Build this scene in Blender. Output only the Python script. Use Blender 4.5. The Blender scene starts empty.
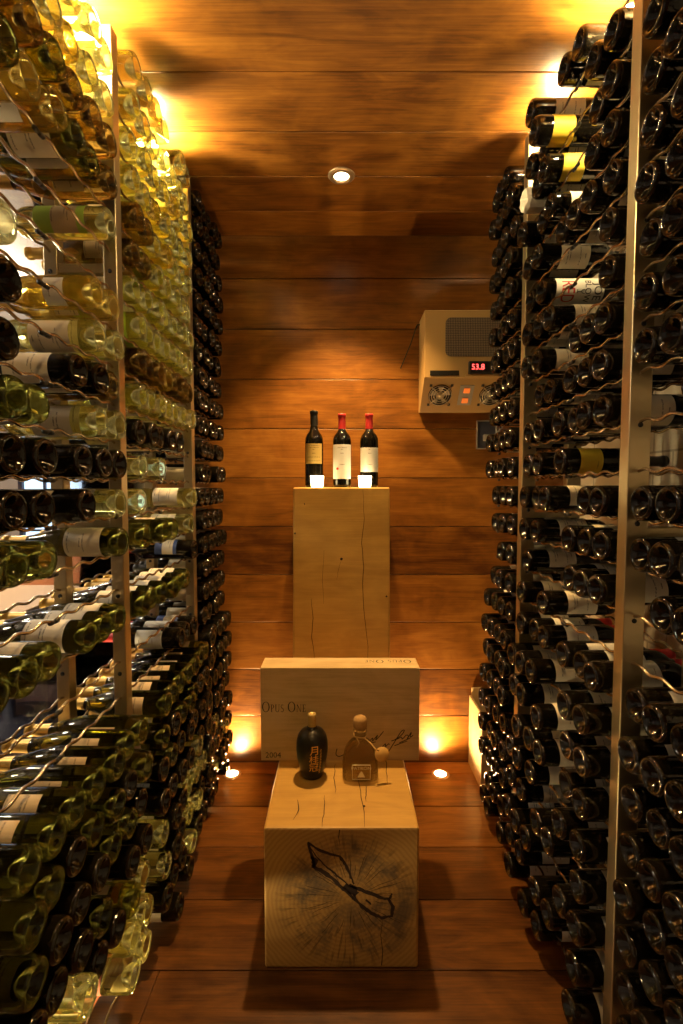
import bpy, bmesh, math, random
from mathutils import Vector, Matrix, Euler
random.seed(7)
PI = math.pi
sc = bpy.context.scene
COL = sc.collection

# ------------------------------------------------------------------ camera and room numbers
EYE = 1.379            # lens height
TILT = math.radians(3)
FPX = 480.0
ROOM_H = 2.567
BACK_Y = 2.341
FRONT_Y = -1.75
cam_d = bpy.data.cameras.new('camera')
cam = bpy.data.objects.new('camera', cam_d)
COL.objects.link(cam)
cam.location = (0, 0, EYE)
cam.rotation_euler = (PI / 2 - TILT, 0, 0)
cam_d.sensor_fit = 'VERTICAL'
cam_d.sensor_height = 36.0
cam_d.lens = 36.0 * FPX / 1024.0
cam_d.clip_start = 0.02
sc.camera = cam
sc.view_settings.view_transform = 'Standard'
sc.view_settings.look = 'None'
sc.view_settings.gamma = 1.0
sc.view_settings.use_curve_mapping = False
sc.view_settings.exposure = 0.0
sc.cycles.use_denoising = True
sc.cycles.max_bounces = 14
sc.cycles.transmission_bounces = 12
sc.cycles.transparent_max_bounces = 16
sc.cycles.diffuse_bounces = 5
sc.cycles.glossy_bounces = 5
sc.cycles.sample_clamp_indirect = 6.0
sc.cycles.caustics_refractive = True
sc.cycles.caustics_reflective = False
sc.cycles.blur_glossy = 0.6


def proj(x, y, z):
    c, s = math.cos(TILT), math.sin(TILT)
    h = z - EYE
    den = y * c - h * s
    if den < 0.05:
        return None
    return 341.5 + FPX * x / den, 512 - FPX * (h * c + y * s) / den


def in_frame(pts, m=14):
    q = [p for p in (proj(*v) for v in pts) if p]
    if not q:
        return False
    xs = [p[0] for p in q]
    ys = [p[1] for p in q]
    return max(xs) > -m and min(xs) < 683 + m and max(ys) > -m and min(ys) < 1024 + m


# ------------------------------------------------------------------ materials
def nt(name):
    m = bpy.data.materials.new(name)
    m.use_nodes = True
    t = m.node_tree
    t.nodes.clear()
    return m, t


def N(t, kind, **kw):
    n = t.nodes.new(kind)
    for k, v in kw.items():
        if k in n.inputs:
            n.inputs[k].default_value = v
        else:
            setattr(n, k, v)
    return n


def rgba(c):
    return (c[0], c[1], c[2], 1.0)


def pbr(name, col, rough=0.5, metal=0.0, trans=0.0, ior=1.45, spec=0.5, emit=None, estr=0.0, coat=0.0, vary=0.0, vscale=30.0, bump=0.0):
    m, t = nt(name)
    b = N(t, 'ShaderNodeBsdfPrincipled')
    o = N(t, 'ShaderNodeOutputMaterial')
    t.links.new(b.outputs[0], o.inputs[0])
    b.inputs['Base Color'].default_value = rgba(col)
    b.inputs['Roughness'].default_value = rough
    b.inputs['Metallic'].default_value = metal
    b.inputs['Transmission Weight'].default_value = trans
    b.inputs['IOR'].default_value = ior
    b.inputs['Specular IOR Level'].default_value = spec
    b.inputs['Coat Weight'].default_value = coat
    if emit:
        b.inputs['Emission Color'].default_value = rgba(emit)
        b.inputs['Emission Strength'].default_value = estr
    if vary or bump:
        tc = N(t, 'ShaderNodeTexCoord')
        no = N(t, 'ShaderNodeTexNoise')
        no.inputs['Scale'].default_value = vscale
        no.inputs['Detail'].default_value = 5
        t.links.new(tc.outputs['Object'], no.inputs['Vector'])
        if vary:
            hs = N(t, 'ShaderNodeMixRGB', blend_type='MULTIPLY')
            hs.inputs[0].default_value = vary
            hs.inputs[1].default_value = rgba(col)
            t.links.new(no.outputs['Fac'], hs.inputs[2])
            t.links.new(hs.outputs[0], b.inputs['Base Color'])
        if bump:
            bp = N(t, 'ShaderNodeBump')
            bp.inputs['Strength'].default_value = bump
            bp.inputs['Distance'].default_value = 0.003
            t.links.new(no.outputs['Fac'], bp.inputs['Height'])
            t.links.new(bp.outputs[0], b.inputs['Normal'])
    return m


def math_node(t, op, a=None, b=None):
    n = t.nodes.new('ShaderNodeMath')
    n.operation = op
    for i, v in enumerate((a, b)):
        if v is None:
            continue
        if isinstance(v, (int, float)):
            n.inputs[i].default_value = v
        else:
            t.links.new(v, n.inputs[i])
    return n.outputs[0]


def ramp(t, fac, stops):
    r = t.nodes.new('ShaderNodeValToRGB')
    e = r.color_ramp.elements
    while len(e) > len(stops):
        e.remove(e[-1])
    while len(e) < len(stops):
        e.new(1.0)
    for el, (p, c) in zip(e, stops):
        el.position = p
        el.color = rgba(c) if len(c) == 3 else c
    t.links.new(fac, r.inputs[0])
    return r.outputs[0]


def wood(name, dark, mid, light, across, pitch, offset=0.0, rough=0.38, seam=True, var=0.5, knots=True, grain=1.0, glow=0.45):
    """Long grain along X; boards counted along the axis `across` (1 = y, 2 = z)."""
    m, t = nt(name)
    L = t.links.new
    b = N(t, 'ShaderNodeBsdfPrincipled')
    o = N(t, 'ShaderNodeOutputMaterial')
    L(b.outputs[0], o.inputs[0])
    tc = N(t, 'ShaderNodeTexCoord')
    sp = N(t, 'ShaderNodeSeparateXYZ')
    L(tc.outputs['Object'], sp.inputs[0])
    a = math_node(t, 'DIVIDE', math_node(t, 'SUBTRACT', sp.outputs[across], offset), pitch)
    idx = math_node(t, 'FLOOR', a)
    wn = N(t, 'ShaderNodeTexWhiteNoise', noise_dimensions='1D')
    L(idx, wn.inputs['W'])
    rnd = wn.outputs['Value']
    sh = N(t, 'ShaderNodeCombineXYZ')
    L(math_node(t, 'MULTIPLY', rnd, 31.0), sh.inputs[0])
    L(math_node(t, 'MULTIPLY', rnd, 17.0), sh.inputs[1])
    L(math_node(t, 'MULTIPLY', rnd, 23.0), sh.inputs[2])
    ad = N(t, 'ShaderNodeVectorMath', operation='ADD')
    L(tc.outputs['Object'], ad.inputs[0])
    L(sh.outputs[0], ad.inputs[1])
    mp = N(t, 'ShaderNodeMapping')
    mp.inputs['Scale'].default_value = (1.5, 7.5, 7.5)
    L(ad.outputs[0], mp.inputs[0])
    n1 = N(t, 'ShaderNodeTexNoise')
    n1.inputs['Scale'].default_value = 2.2
    n1.inputs['Detail'].default_value = 7
    n1.inputs['Roughness'].default_value = 0.62
    n1.inputs['Distortion'].default_value = 1.1
    L(mp.outputs[0], n1.inputs['Vector'])
    mp2 = N(t, 'ShaderNodeMapping')
    mp2.inputs['Scale'].default_value = (2.5, 95.0, 95.0)
    L(ad.outputs[0], mp2.inputs[0])
    n2 = N(t, 'ShaderNodeTexNoise')
    n2.inputs['Scale'].default_value = 2.0
    n2.inputs['Detail'].default_value = 4
    L(mp2.outputs[0], n2.inputs['Vector'])
    n3 = N(t, 'ShaderNodeTexNoise')      # soft figure
    n3.inputs['Scale'].default_value = 3.3
    n3.inputs['Detail'].default_value = 5
    n3.inputs['Distortion'].default_value = 2.0
    L(ad.outputs[0], n3.inputs['Vector'])
    f = math_node(t, 'ADD', math_node(t, 'MULTIPLY', n1.outputs['Fac'], 0.46),
                  math_node(t, 'ADD', math_node(t, 'MULTIPLY', n2.outputs['Fac'], 0.24 * grain), math_node(t, 'MULTIPLY', n3.outputs['Fac'], 0.28)))
    f = math_node(t, 'ADD', f, math_node(t, 'MULTIPLY', math_node(t, 'SUBTRACT', rnd, 0.5), 0.16 * var * 2))
    col = ramp(t, f, [(0.34, dark), (0.52, mid), (0.72, light)])
    if knots:
        mp3 = N(t, 'ShaderNodeMapping')
        mp3.inputs['Scale'].default_value = (2.0, 4.5, 4.5)
        L(ad.outputs[0], mp3.inputs[0])
        vo = N(t, 'ShaderNodeTexVoronoi')
        vo.inputs['Scale'].default_value = 0.62
        L(mp3.outputs[0], vo.inputs['Vector'])
        kn = ramp(t, vo.outputs['Distance'], [(0.05, (0.22, 0.15, 0.10)), (0.19, (1, 1, 1))])
        mk = N(t, 'ShaderNodeMixRGB', blend_type='MULTIPLY')
        mk.inputs[0].default_value = 0.75
        L(col, mk.inputs[1])
        L(kn, mk.inputs[2])
        col = mk.outputs[0]
    L(col, b.inputs['Base Color'])
    b.inputs['Roughness'].default_value = rough
    b.inputs['Specular IOR Level'].default_value = glow
    bp = N(t, 'ShaderNodeBump')
    bp.inputs['Strength'].default_value = 0.25
    bp.inputs['Distance'].default_value = 0.002
    L(n2.outputs['Fac'], bp.inputs['Height'])
    L(bp.outputs[0], b.inputs['Normal'])
    return m


def glass(name, col, clear=0.25, trans_col=None, rough=0.03, ior=1.36, body=0.25):
    """Tinted bottle glass: refracting glass, a part that lets light straight through and a little scatter from the wine."""
    m, t = nt(name)
    L = t.links.new
    o = N(t, 'ShaderNodeOutputMaterial')
    b = N(t, 'ShaderNodeBsdfPrincipled')
    b.inputs['Base Color'].default_value = rgba(col)
    b.inputs['Roughness'].default_value = rough
    b.inputs['IOR'].default_value = ior
    b.inputs['Transmission Weight'].default_value = 1.0
    tr = N(t, 'ShaderNodeBsdfTransparent')
    tr.inputs[0].default_value = rgba([min(1, c ** 0.8) for c in col])
    tl = N(t, 'ShaderNodeBsdfTranslucent')
    tl.inputs[0].default_value = rgba(trans_col or col)
    m1 = N(t, 'ShaderNodeMixShader')
    m1.inputs[0].default_value = clear
    L(b.outputs[0], m1.inputs[1])
    L(tr.outputs[0], m1.inputs[2])
    m2 = N(t, 'ShaderNodeMixShader')
    m2.inputs[0].default_value = body
    L(m1.outputs[0], m2.inputs[1])
    L(tl.outputs[0], m2.inputs[2])
    L(m2.outputs[0], o.inputs[0])
    return m


def pane_mat(name):
    m, t = nt(name)
    L = t.links.new
    o = N(t, 'ShaderNodeOutputMaterial')
    tr = N(t, 'ShaderNodeBsdfTransparent')
    tr.inputs[0].default_value = (0.93, 0.96, 0.95, 1)
    gl = N(t, 'ShaderNodeBsdfGlossy')
    gl.inputs['Roughness'].default_value = 0.02
    lw = N(t, 'ShaderNodeLayerWeight')
    lw.inputs[0].default_value = 0.12
    mx = N(t, 'ShaderNodeMixShader')
    L(lw.outputs['Fresnel'], mx.inputs[0])
    L(tr.outputs[0], mx.inputs[1])
    L(gl.outputs[0], mx.inputs[2])
    L(mx.outputs[0], o.inputs[0])
    return m


def emis(name, col, s):
    m, t = nt(name)
    o = N(t, 'ShaderNodeOutputMaterial')
    e = N(t, 'ShaderNodeEmission')
    e.inputs[0].default_value = rgba(col)
    e.inputs[1].default_value = s
    t.links.new(e.outputs[0], o.inputs[0])
    return m


def paper(name, col, ink, lines=True, sx=0.0075, density=0.45):
    """Label paper with rows of fine print; rows run round the bottle."""
    m, t = nt(name)
    L = t.links.new
    o = N(t, 'ShaderNodeOutputMaterial')
    b = N(t, 'ShaderNodeBsdfPrincipled')
    b.inputs['Roughness'].default_value = 0.6
    L(b.outputs[0], o.inputs[0])
    tc = N(t, 'ShaderNodeTexCoord')
    sp = N(t, 'ShaderNodeSeparateXYZ')
    L(tc.outputs['Object'], sp.inputs[0])
    z = math_node(t, 'DIVIDE', sp.outputs[2], sx)
    row = math_node(t, 'FLOOR', z)
    fr = math_node(t, 'FRACT', z)
    wn = N(t, 'ShaderNodeTexWhiteNoise', noise_dimensions='1D')
    L(row, wn.inputs['W'])
    on = math_node(t, 'LESS_THAN', wn.outputs['Value'], density)
    band = math_node(t, 'LESS_THAN', fr, 0.42)
    ang = math_node(t, 'ARCTAN2', sp.outputs[1], sp.outputs[0])
    inside = math_node(t, 'LESS_THAN', math_node(t, 'ABSOLUTE', ang), math_node(t, 'ADD', math_node(t, 'MULTIPLY', wn.outputs['Value'], 1.3), 0.15))
    nz = N(t, 'ShaderNodeTexNoise')
    nz.inputs['Scale'].default_value = 420
    L(tc.outputs['Object'], nz.inputs['Vector'])
    gly = math_node(t, 'GREATER_THAN', nz.outputs['Fac'], 0.47)
    k = math_node(t, 'MULTIPLY', math_node(t, 'MULTIPLY', on, band), math_node(t, 'MULTIPLY', inside, gly))
    mx = N(t, 'ShaderNodeMixRGB')
    mx.inputs[1].default_value = rgba(col)
    mx.inputs[2].default_value = rgba(ink)
    L(math_node(t, 'MULTIPLY', k, 0.75), mx.inputs[0])
    L(mx.outputs[0], b.inputs['Base Color'])
    return m


M = {}
M['wall'] = wood('wall planks', (0.070, 0.022, 0.004), (0.205, 0.078, 0.011), (0.36, 0.158, 0.028), 2, 0.237, rough=0.34, var=0.55)
M['ceil'] = wood('ceiling planks', (0.10, 0.034, 0.006), (0.28, 0.115, 0.017), (0.46, 0.22, 0.042), 1, 0.2313, 2.135, rough=0.36, var=0.4)
M['floor'] = wood('floor planks', (0.055, 0.018, 0.004), (0.165, 0.062, 0.011), (0.30, 0.130, 0.028), 1, 0.235, 1.771, rough=0.33, var=0.55)
M['seam'] = pbr('dark seam', (0.02, 0.01, 0.006), 0.8)
M['beam'] = wood('pale beam timber', (0.46, 0.255, 0.055), (0.60, 0.350, 0.080), (0.68, 0.42, 0.115), 0, 9.0, -4.5, rough=0.5, seam=False, var=0.0, knots=False, grain=0.5)
M['crack'] = pbr('crack', (0.03, 0.014, 0.008), 0.9)
M['boxwood'] = wood('pale pine', (0.48, 0.33, 0.155), (0.66, 0.48, 0.24), (0.73, 0.56, 0.31), 0, 9.0, -4.5, rough=0.6, seam=False, var=0.0, knots=False, grain=0.9)
M['print'] = pbr('black print', (0.015, 0.012, 0.01), 0.7)
M['metal'] = pbr('brushed rack steel', (0.56, 0.46, 0.28), 0.34, metal=0.9, vary=0.2, vscale=12)
M['rod'] = pbr('bent steel rod', (0.50, 0.42, 0.31), 0.25, metal=1.0)
M['rubber'] = pbr('black rubber', (0.012, 0.011, 0.01), 0.5)
M['hole'] = pbr('drilled hole', (0.01, 0.01, 0.01), 0.8)
M['dark'] = pbr('dark bottle glass', (0.005, 0.004, 0.0025), 0.035, spec=0.42, ior=1.5, bump=0.22, vscale=95)
M['olive'] = glass('olive bottle glass', (0.26, 0.26, 0.045), 0.06, (0.15, 0.14, 0.02), body=0.06)
M['pale'] = glass('pale bottle glass', (0.93, 0.92, 0.48), 0.14, (0.75, 0.70, 0.20), body=0.03, ior=1.42)
M['gold'] = glass('golden bottle glass', (0.92, 0.76, 0.25), 0.22, (0.75, 0.55, 0.10), body=0.04)
M['amber'] = glass('amber bottle glass', (0.34, 0.23, 0.06), 0.08, (0.20, 0.12, 0.03), body=0.06)
M['cream'] = paper('cream label', (0.80, 0.72, 0.56), (0.12, 0.09, 0.07))
M['white'] = paper('white label', (0.86, 0.83, 0.76), (0.30, 0.2, 0.15), density=0.35)
M['plain'] = pbr('plain white label', (0.86, 0.82, 0.72), 0.6)
M['tan'] = paper('tan label', (0.62, 0.46, 0.24), (0.10, 0.06, 0.03))
M['green'] = pbr('green label', (0.06, 0.42, 0.05), 0.5)
M['lime'] = pbr('lime label', (0.42, 0.62, 0.08), 0.5)
M['yellow'] = paper('yellow label', (0.86, 0.62, 0.05), (0.35, 0.2, 0.02), density=0.3)
M['blue'] = pbr('blue label', (0.06, 0.10, 0.28), 0.5)
M['pink'] = pbr('coral label', (0.72, 0.22, 0.15), 0.5)
M['goldlab'] = paper('gold label', (0.62, 0.44, 0.13), (0.16, 0.09, 0.02), density=0.5)
M['foilblack'] = pbr('black foil', (0.02, 0.02, 0.018), 0.35)
M['foilred'] = pbr('red foil', (0.50, 0.03, 0.03), 0.4)
M['foilgold'] = pbr('gold foil', (0.60, 0.38, 0.10), 0.35, metal=0.6)
M['foilwhite'] = pbr('pale foil', (0.62, 0.55, 0.40), 0.4)
M['wrap'] = pbr('white wrapping tissue', (0.86, 0.80, 0.68), 0.8, bump=0.6, vscale=60)
M['inkred'] = pbr('red print', (0.62, 0.04, 0.03), 0.6)
M['ceramic'] = pbr('black ceramic', (0.010, 0.008, 0.006), 0.28, vary=0.2)
M['gilt'] = pbr('gilt print', (0.72, 0.40, 0.08), 0.45)
M['cap_gold'] = pbr('brass cap', (0.62, 0.44, 0.16), 0.4, metal=0.5)
M['tequila'] = glass('clear decanter glass', (0.90, 0.84, 0.68), 0.45, (0.6, 0.45, 0.2), body=0.02, ior=1.33)
M['cork'] = pbr('cork', (0.55, 0.32, 0.11), 0.8, vary=0.5, vscale=160)
M['tagpaper'] = pbr('tan tag card', (0.60, 0.36, 0.10), 0.7)
M['ribbon'] = pbr('tan ribbon', (0.62, 0.42, 0.16), 0.7)
M['etch'] = pbr('pale etched label', (0.86, 0.76, 0.50), 0.6)
M['accasing'] = pbr('tan enamelled casing', (0.42, 0.27, 0.10), 0.5, vary=0.15, vscale=6)
M['acfront'] = pbr('tan enamelled lower face', (0.50, 0.34, 0.15), 0.45)
M['mesh'] = None
M['blackp'] = pbr('black plastic', (0.012, 0.011, 0.010), 0.4)
M['chrome'] = pbr('fan guard wire', (0.62, 0.56, 0.45), 0.3, metal=0.9)
M['greyp'] = pbr('grey plastic', (0.33, 0.32, 0.30), 0.5)
M['rocker'] = pbr('orange rocker', (0.80, 0.22, 0.04), 0.4, emit=(1.0, 0.22, 0.03), estr=0.5)
M['led'] = emis('red display digits', (1.0, 0.06, 0.05), 6.0)
M['pane'] = pane_mat('clear glazing')
M['crate'] = wood('crate board', (0.34, 0.25, 0.13), (0.46, 0.35, 0.19), (0.54, 0.43, 0.25), 2, 9.0, -4.5, rough=0.7, seam=False, var=0.0, knots=False)
M['candle'] = emis('lit candle glass', (1.0, 0.74, 0.34), 16.0)
M['lamp'] = emis('lamp lens', (1.0, 0.80, 0.48), 22.0)
M['trimring'] = pbr('lamp trim ring', (0.40, 0.30, 0.20), 0.35, metal=0.7)
M['plaster'] = pbr('lounge plaster', (0.62, 0.54, 0.48), 0.8)
M['loungefloor'] = pbr('lounge floor', (0.12, 0.08, 0.075), 0.35, vary=0.5, vscale=4)
M['leather'] = pbr('peach leather', (0.70, 0.32, 0.15), 0.5)
M['tabletop'] = pbr('pale table top', (0.80, 0.55, 0.32), 0.4)
M['daylight'] = emis('daylit window', (0.62, 0.78, 1.0), 2.2)
M['slate'] = pbr('slate blue panel', (0.05, 0.055, 0.09), 0.6)


def brick_mat():
    m, t = nt('white brick')
    L = t.links.new
    o = N(t, 'ShaderNodeOutputMaterial')
    b = N(t, 'ShaderNodeBsdfPrincipled')
    L(b.outputs[0], o.inputs[0])
    tc = N(t, 'ShaderNodeTexCoord')
    sp = N(t, 'ShaderNodeSeparateXYZ')
    L(tc.outputs['Object'], sp.inputs[0])
    cb = N(t, 'ShaderNodeCombineXYZ')
    L(sp.outputs[1], cb.inputs[0])
    L(sp.outputs[2], cb.inputs[1])
    br = N(t, 'ShaderNodeTexBrick')
    br.inputs['Color1'].default_value = (0.72, 0.67, 0.56, 1)
    br.inputs['Color2'].default_value = (0.66, 0.62, 0.52, 1)
    br.inputs['Mortar'].default_value = (0.40, 0.37, 0.30, 1)
    br.inputs['Scale'].default_value = 1.0
    br.inputs['Brick Width'].default_value = 0.2
    br.inputs['Row Height'].default_value = 0.075
    br.inputs['Mortar Size'].default_value = 0.004
    L(cb.outputs[0], br.inputs['Vector'])
    L(br.outputs['Color'], b.inputs['Base Color'])
    b.inputs['Roughness'].default_value = 0.6
    return m


def grille_mat():
    m, t = nt('perforated grille')
    L = t.links.new
    o = N(t, 'ShaderNodeOutputMaterial')
    b = N(t, 'ShaderNodeBsdfPrincipled')
    L(b.outputs[0], o.inputs[0])
    tc = N(t, 'ShaderNodeTexCoord')
    mp = N(t, 'ShaderNodeMapping')
    mp.inputs['Scale'].default_value = (190, 0, 190)
    mp.inputs['Rotation'].default_value = (0, PI / 4, 0)
    L(tc.outputs['Object'], mp.inputs[0])
    ck = N(t, 'ShaderNodeTexChecker')
    ck.inputs['Scale'].default_value = 1.0
    ck.inputs[1].default_value = (0.20, 0.15, 0.10, 1)
    ck.inputs[2].default_value = (0.02, 0.017, 0.014, 1)
    L(mp.outputs[0], ck.inputs[0])
    L(ck.outputs[0], b.inputs['Base Color'])
    b.inputs['Roughness'].default_value = 0.5
    return m


def endgrain_mat():
    m, t = nt('beam end grain')
    L = t.links.new
    o = N(t, 'ShaderNodeOutputMaterial')
    b = N(t, 'ShaderNodeBsdfPrincipled')
    b.inputs['Roughness'].default_value = 0.65
    L(b.outputs[0], o.inputs[0])
    tc = N(t, 'ShaderNodeTexCoord')
    mp = N(t, 'ShaderNodeMapping')
    mp.inputs['Location'].default_value = (-0.02, 0, -0.20)
    L(tc.outputs['Object'], mp.inputs[0])
    sp = N(t, 'ShaderNodeSeparateXYZ')
    L(mp.outputs[0], sp.inputs[0])
    cx = N(t, 'ShaderNodeCombineXYZ')
    L(sp.outputs[0], cx.inputs[0])
    L(sp.outputs[2], cx.inputs[1])
    wv = N(t, 'ShaderNodeTexWave', wave_type='RINGS', rings_direction='Z')
    wv.inputs['Scale'].default_value = 26
    wv.inputs['Distortion'].default_value = 5.0
    wv.inputs['Detail'].default_value = 3
    wv.inputs['Detail Scale'].default_value = 0.6
    L(cx.outputs[0], wv.inputs['Vector'])
    col = ramp(t, wv.outputs['Fac'], [(0.0, (0.37, 0.205, 0.052)), (0.6, (0.42, 0.240, 0.064)), (1.0, (0.45, 0.262, 0.072))])
    # radial checks: noise over the angle, stretched along the radius
    ang = math_node(t, 'ARCTAN2', sp.outputs[2], sp.outputs[0])
    ln = N(t, 'ShaderNodeVectorMath', operation='LENGTH')
    L(cx.outputs[0], ln.inputs[0])
    r = ln.outputs['Value']
    pc = N(t, 'ShaderNodeCombineXYZ')
    L(math_node(t, 'MULTIPLY', ang, 9.0), pc.inputs[0])
    L(math_node(t, 'MULTIPLY', r, 7.0), pc.inputs[1])
    nr = N(t, 'ShaderNodeTexNoise')
    nr.inputs['Scale'].default_value = 2.0
    nr.inputs['Detail'].default_value = 4
    L(pc.outputs[0], nr.inputs['Vector'])
    st = ramp(t, nr.outputs['Fac'], [(0.36, (0.10, 0.06, 0.04)), (0.47, (1, 1, 1))])
    n2 = N(t, 'ShaderNodeTexNoise')
    n2.inputs['Scale'].default_value = 9.0
    n2.inputs['Detail'].default_value = 6
    n2.inputs['Roughness'].default_value = 0.7
    L(cx.outputs[0], n2.inputs['Vector'])
    # blue-black stain gathers in a broken ring half way out
    ringm = ramp(t, r, [(0.0, (0.55,) * 3), (0.12, (1,) * 3), (0.17, (0.9,) * 3), (0.22, (0.0,) * 3)])
    sm = math_node(t, 'MULTIPLY', ramp(t, n2.outputs['Fac'], [(0.44, (0,) * 3), (0.60, (1,) * 3)]), ringm)
    mx = N(t, 'ShaderNodeMixRGB', blend_type='MULTIPLY')
    L(math_node(t, 'MULTIPLY', ringm, 0.6), mx.inputs[0])
    L(col, mx.inputs[1])
    L(st, mx.inputs[2])
    m2 = N(t, 'ShaderNodeMixRGB')
    L(math_node(t, 'MULTIPLY', sm, 0.85), m2.inputs[0])
    L(mx.outputs[0], m2.inputs[1])
    m2.inputs[2].default_value = (0.07, 0.055, 0.04, 1)
    L(m2.outputs[0], b.inputs['Base Color'])
    return m


M['brick'] = brick_mat()
M['mesh'] = grille_mat()
M['endgrain'] = endgrain_mat()


# ------------------------------------------------------------------ mesh building
class MB:
    def __init__(s):
        s.bm = bmesh.new()

    def _mi(s, geom, mi, smooth=False):
        for f in geom:
            f.material_index = mi
            f.smooth = smooth

    def box(s, x0, x1, y0, y1, z0, z1, mi=0, bevel=0.0, mat=None):
        r = bmesh.ops.create_cube(s.bm, size=1)
        vs = r['verts']
        for v in vs:
            v.co = Vector(((x0 + x1) / 2 + v.co.x * (x1 - x0), (y0 + y1) / 2 + v.co.y * (y1 - y0), (z0 + z1) / 2 + v.co.z * (z1 - z0)))
        fs = set(f for v in vs for f in v.link_faces)
        if bevel:
            es = set(e for v in vs for e in v.link_edges)
            rb = bmesh.ops.bevel(s.bm, geom=list(es), offset=bevel, segments=2, affect='EDGES', profile=0.5)
            fs = set(rb['faces']) | set(f for f in fs if f.is_valid)
            vs = list(set(v for f in fs for v in f.verts))
        s._mi(fs, mi)
        if mat is not None:
            bmesh.ops.transform(s.bm, matrix=mat, verts=list(vs))
        return fs

    def lathe(s, prof, segs=32, mi=0, mat=None, close=False, wob=None, arc=None):
        rings = []
        n = segs + (1 if arc else 0)
        for i, (r, z) in enumerate(prof):
            if r < 1e-6:
                rings.append([s.bm.verts.new((0, 0, z))])
            else:
                ring = []
                for k in range(n):
                    a = (arc[0] + (arc[1] - arc[0]) * k / segs) if arc else 2 * PI * k / segs
                    rr, zz = (r, z) if wob is None else wob(i, k, r, z)
                    ring.append(s.bm.verts.new((rr * math.cos(a), rr * math.sin(a), zz)))
                rings.append(ring)
        fs = []
        for a, b in zip(rings[:-1], rings[1:]):
            cnt = segs
            for k in range(cnt):
                k2 = k + 1 if arc else (k + 1) % segs
                if len(a) == 1 and len(b) == 1:
                    continue
                if len(a) == 1:
                    fs.append(s.bm.faces.new((a[0], b[k2], b[k])))
                elif len(b) == 1:
                    fs.append(s.bm.faces.new((a[k], a[k2], b[0])))
                else:
                    fs.append(s.bm.faces.new((a[k], a[k2], b[k2], b[k])))
        s._mi(fs, mi, True)
        if mat is not None:
            bmesh.ops.transform(s.bm, matrix=mat, verts=list({v for r in rings for v in r}))
        return fs

    def tube(s, pts, r, segs=8, mi=0, caps=True, flat=None):
        pts = [Vector(p) for p in pts]
        rings = []
        up = Vector((0, 0, 1))
        prev = None
        for i, p in enumerate(pts):
            d = (pts[min(i + 1, len(pts) - 1)] - pts[max(i - 1, 0)]).normalized()
            if prev is None:
                a = d.cross(up)
                if a.length < 1e-3:
                    a = d.cross(Vector((1, 0, 0)))
                a.normalize()
            else:
                a = (prev - d * prev.dot(d)).normalized()
            prev = a
            bvec = d.cross(a)
            rr = r[i] if isinstance(r, (list, tuple)) else r
            rings.append([s.bm.verts.new(p + (a * math.cos(2 * PI * k / segs) + bvec * math.sin(2 * PI * k / segs)) * rr) for k in range(segs)])
        fs = []
        for a, b in zip(rings[:-1], rings[1:]):
            for k in range(segs):
                fs.append(s.bm.faces.new((a[k], a[(k + 1) % segs], b[(k + 1) % segs], b[k])))
        if caps:
            fs.append(s.bm.faces.new(list(reversed(rings[0]))))
            fs.append(s.bm.faces.new(rings[-1]))
        s._mi(fs, mi, True)
        if flat is not None:
            pass
        return fs

    def poly(s, pts, mi=0):
        f = s.bm.faces.new([s.bm.verts.new(p) for p in pts])
        f.material_index = mi
        return f

    def ribbon(s, pts, widths, normal, mi=0, lift=0.0004, thick=0.0006):
        """A thin strip lying on a surface with the given normal (cracks, pen strokes)."""
        n = Vector(normal).normalized()
        pts = [Vector(p) + n * lift for p in pts]
        L, R = [], []
        for i, p in enumerate(pts):
            d = (pts[min(i + 1, len(pts) - 1)] - pts[max(i - 1, 0)]).normalized()
            a = d.cross(n).normalized()
            w = widths[i] if isinstance(widths, (list, tuple)) else widths
            L.append(s.bm.verts.new(p + a * w / 2))
            R.append(s.bm.verts.new(p - a * w / 2))
        for i in range(len(pts) - 1):
            f = s.bm.faces.new((L[i], R[i], R[i + 1], L[i + 1]))
            f.material_index = mi

    def mesh(s, name, mats):
        me = bpy.data.meshes.new(name)
        bmesh.ops.recalc_face_normals(s.bm, faces=s.bm.faces)
        s.bm.to_mesh(me)
        s.bm.free()
        for m in (mats if isinstance(mats, (list, tuple)) else [mats]):
            me.materials.append(m)
        return me

    def build(s, name, mats, parent=None):
        return link(name, s.mesh(name, mats), parent)


def link(name, data, parent=None, loc=None):
    o = bpy.data.objects.new(name, data)
    COL.objects.link(o)
    if parent is not None:
        o.parent = parent
    if loc is not None:
        o.location = loc
    return o


def tag(o, label, cat, group=None):
    o['label'] = label
    o['category'] = cat
    if group:
        o['group'] = group
    return o


def thing(name, label, cat, loc=(0, 0, 0), group=None):
    o = bpy.data.objects.new(name, None)
    o.empty_display_size = 0.05
    COL.objects.link(o)
    o.location = loc
    return tag(o, label, cat, group)


def structure(name, mb, mats, parent=None):
    o = mb.build(name, mats, parent)
    o['kind'] = 'structure'
    return o


# ------------------------------------------------------------------ the room
def boards(mb, axis, lo, hi, pitch, start, u0, u1, depth, face, inward, ends=()):
    """Boards laid side by side with a fine open joint. axis 2: wall of boards stacked in z; axis 1: boards along y."""
    k = math.floor((lo - start) / pitch)
    while start + k * pitch < hi:
        a = max(lo, start + k * pitch + 0.0018)
        b = min(hi, start + (k + 1) * pitch - 0.0018)
        if b - a > 0.004:
            cuts = [u0, ends[k], u1] if k in ends else [u0, u1]
            for c0, c1 in zip(cuts[:-1], cuts[1:]):
                c0 += 0.0008
                c1 -= 0.0008
                if axis == 2:
                    mb.box(c0, c1, min(face, face + depth), max(face, face + depth), a, b, 0, 0.0015)
                else:
                    mb.box(c0, c1, a, b, min(face, face + depth), max(face, face + depth), 0, 0.0015)
        k += 1


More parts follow.
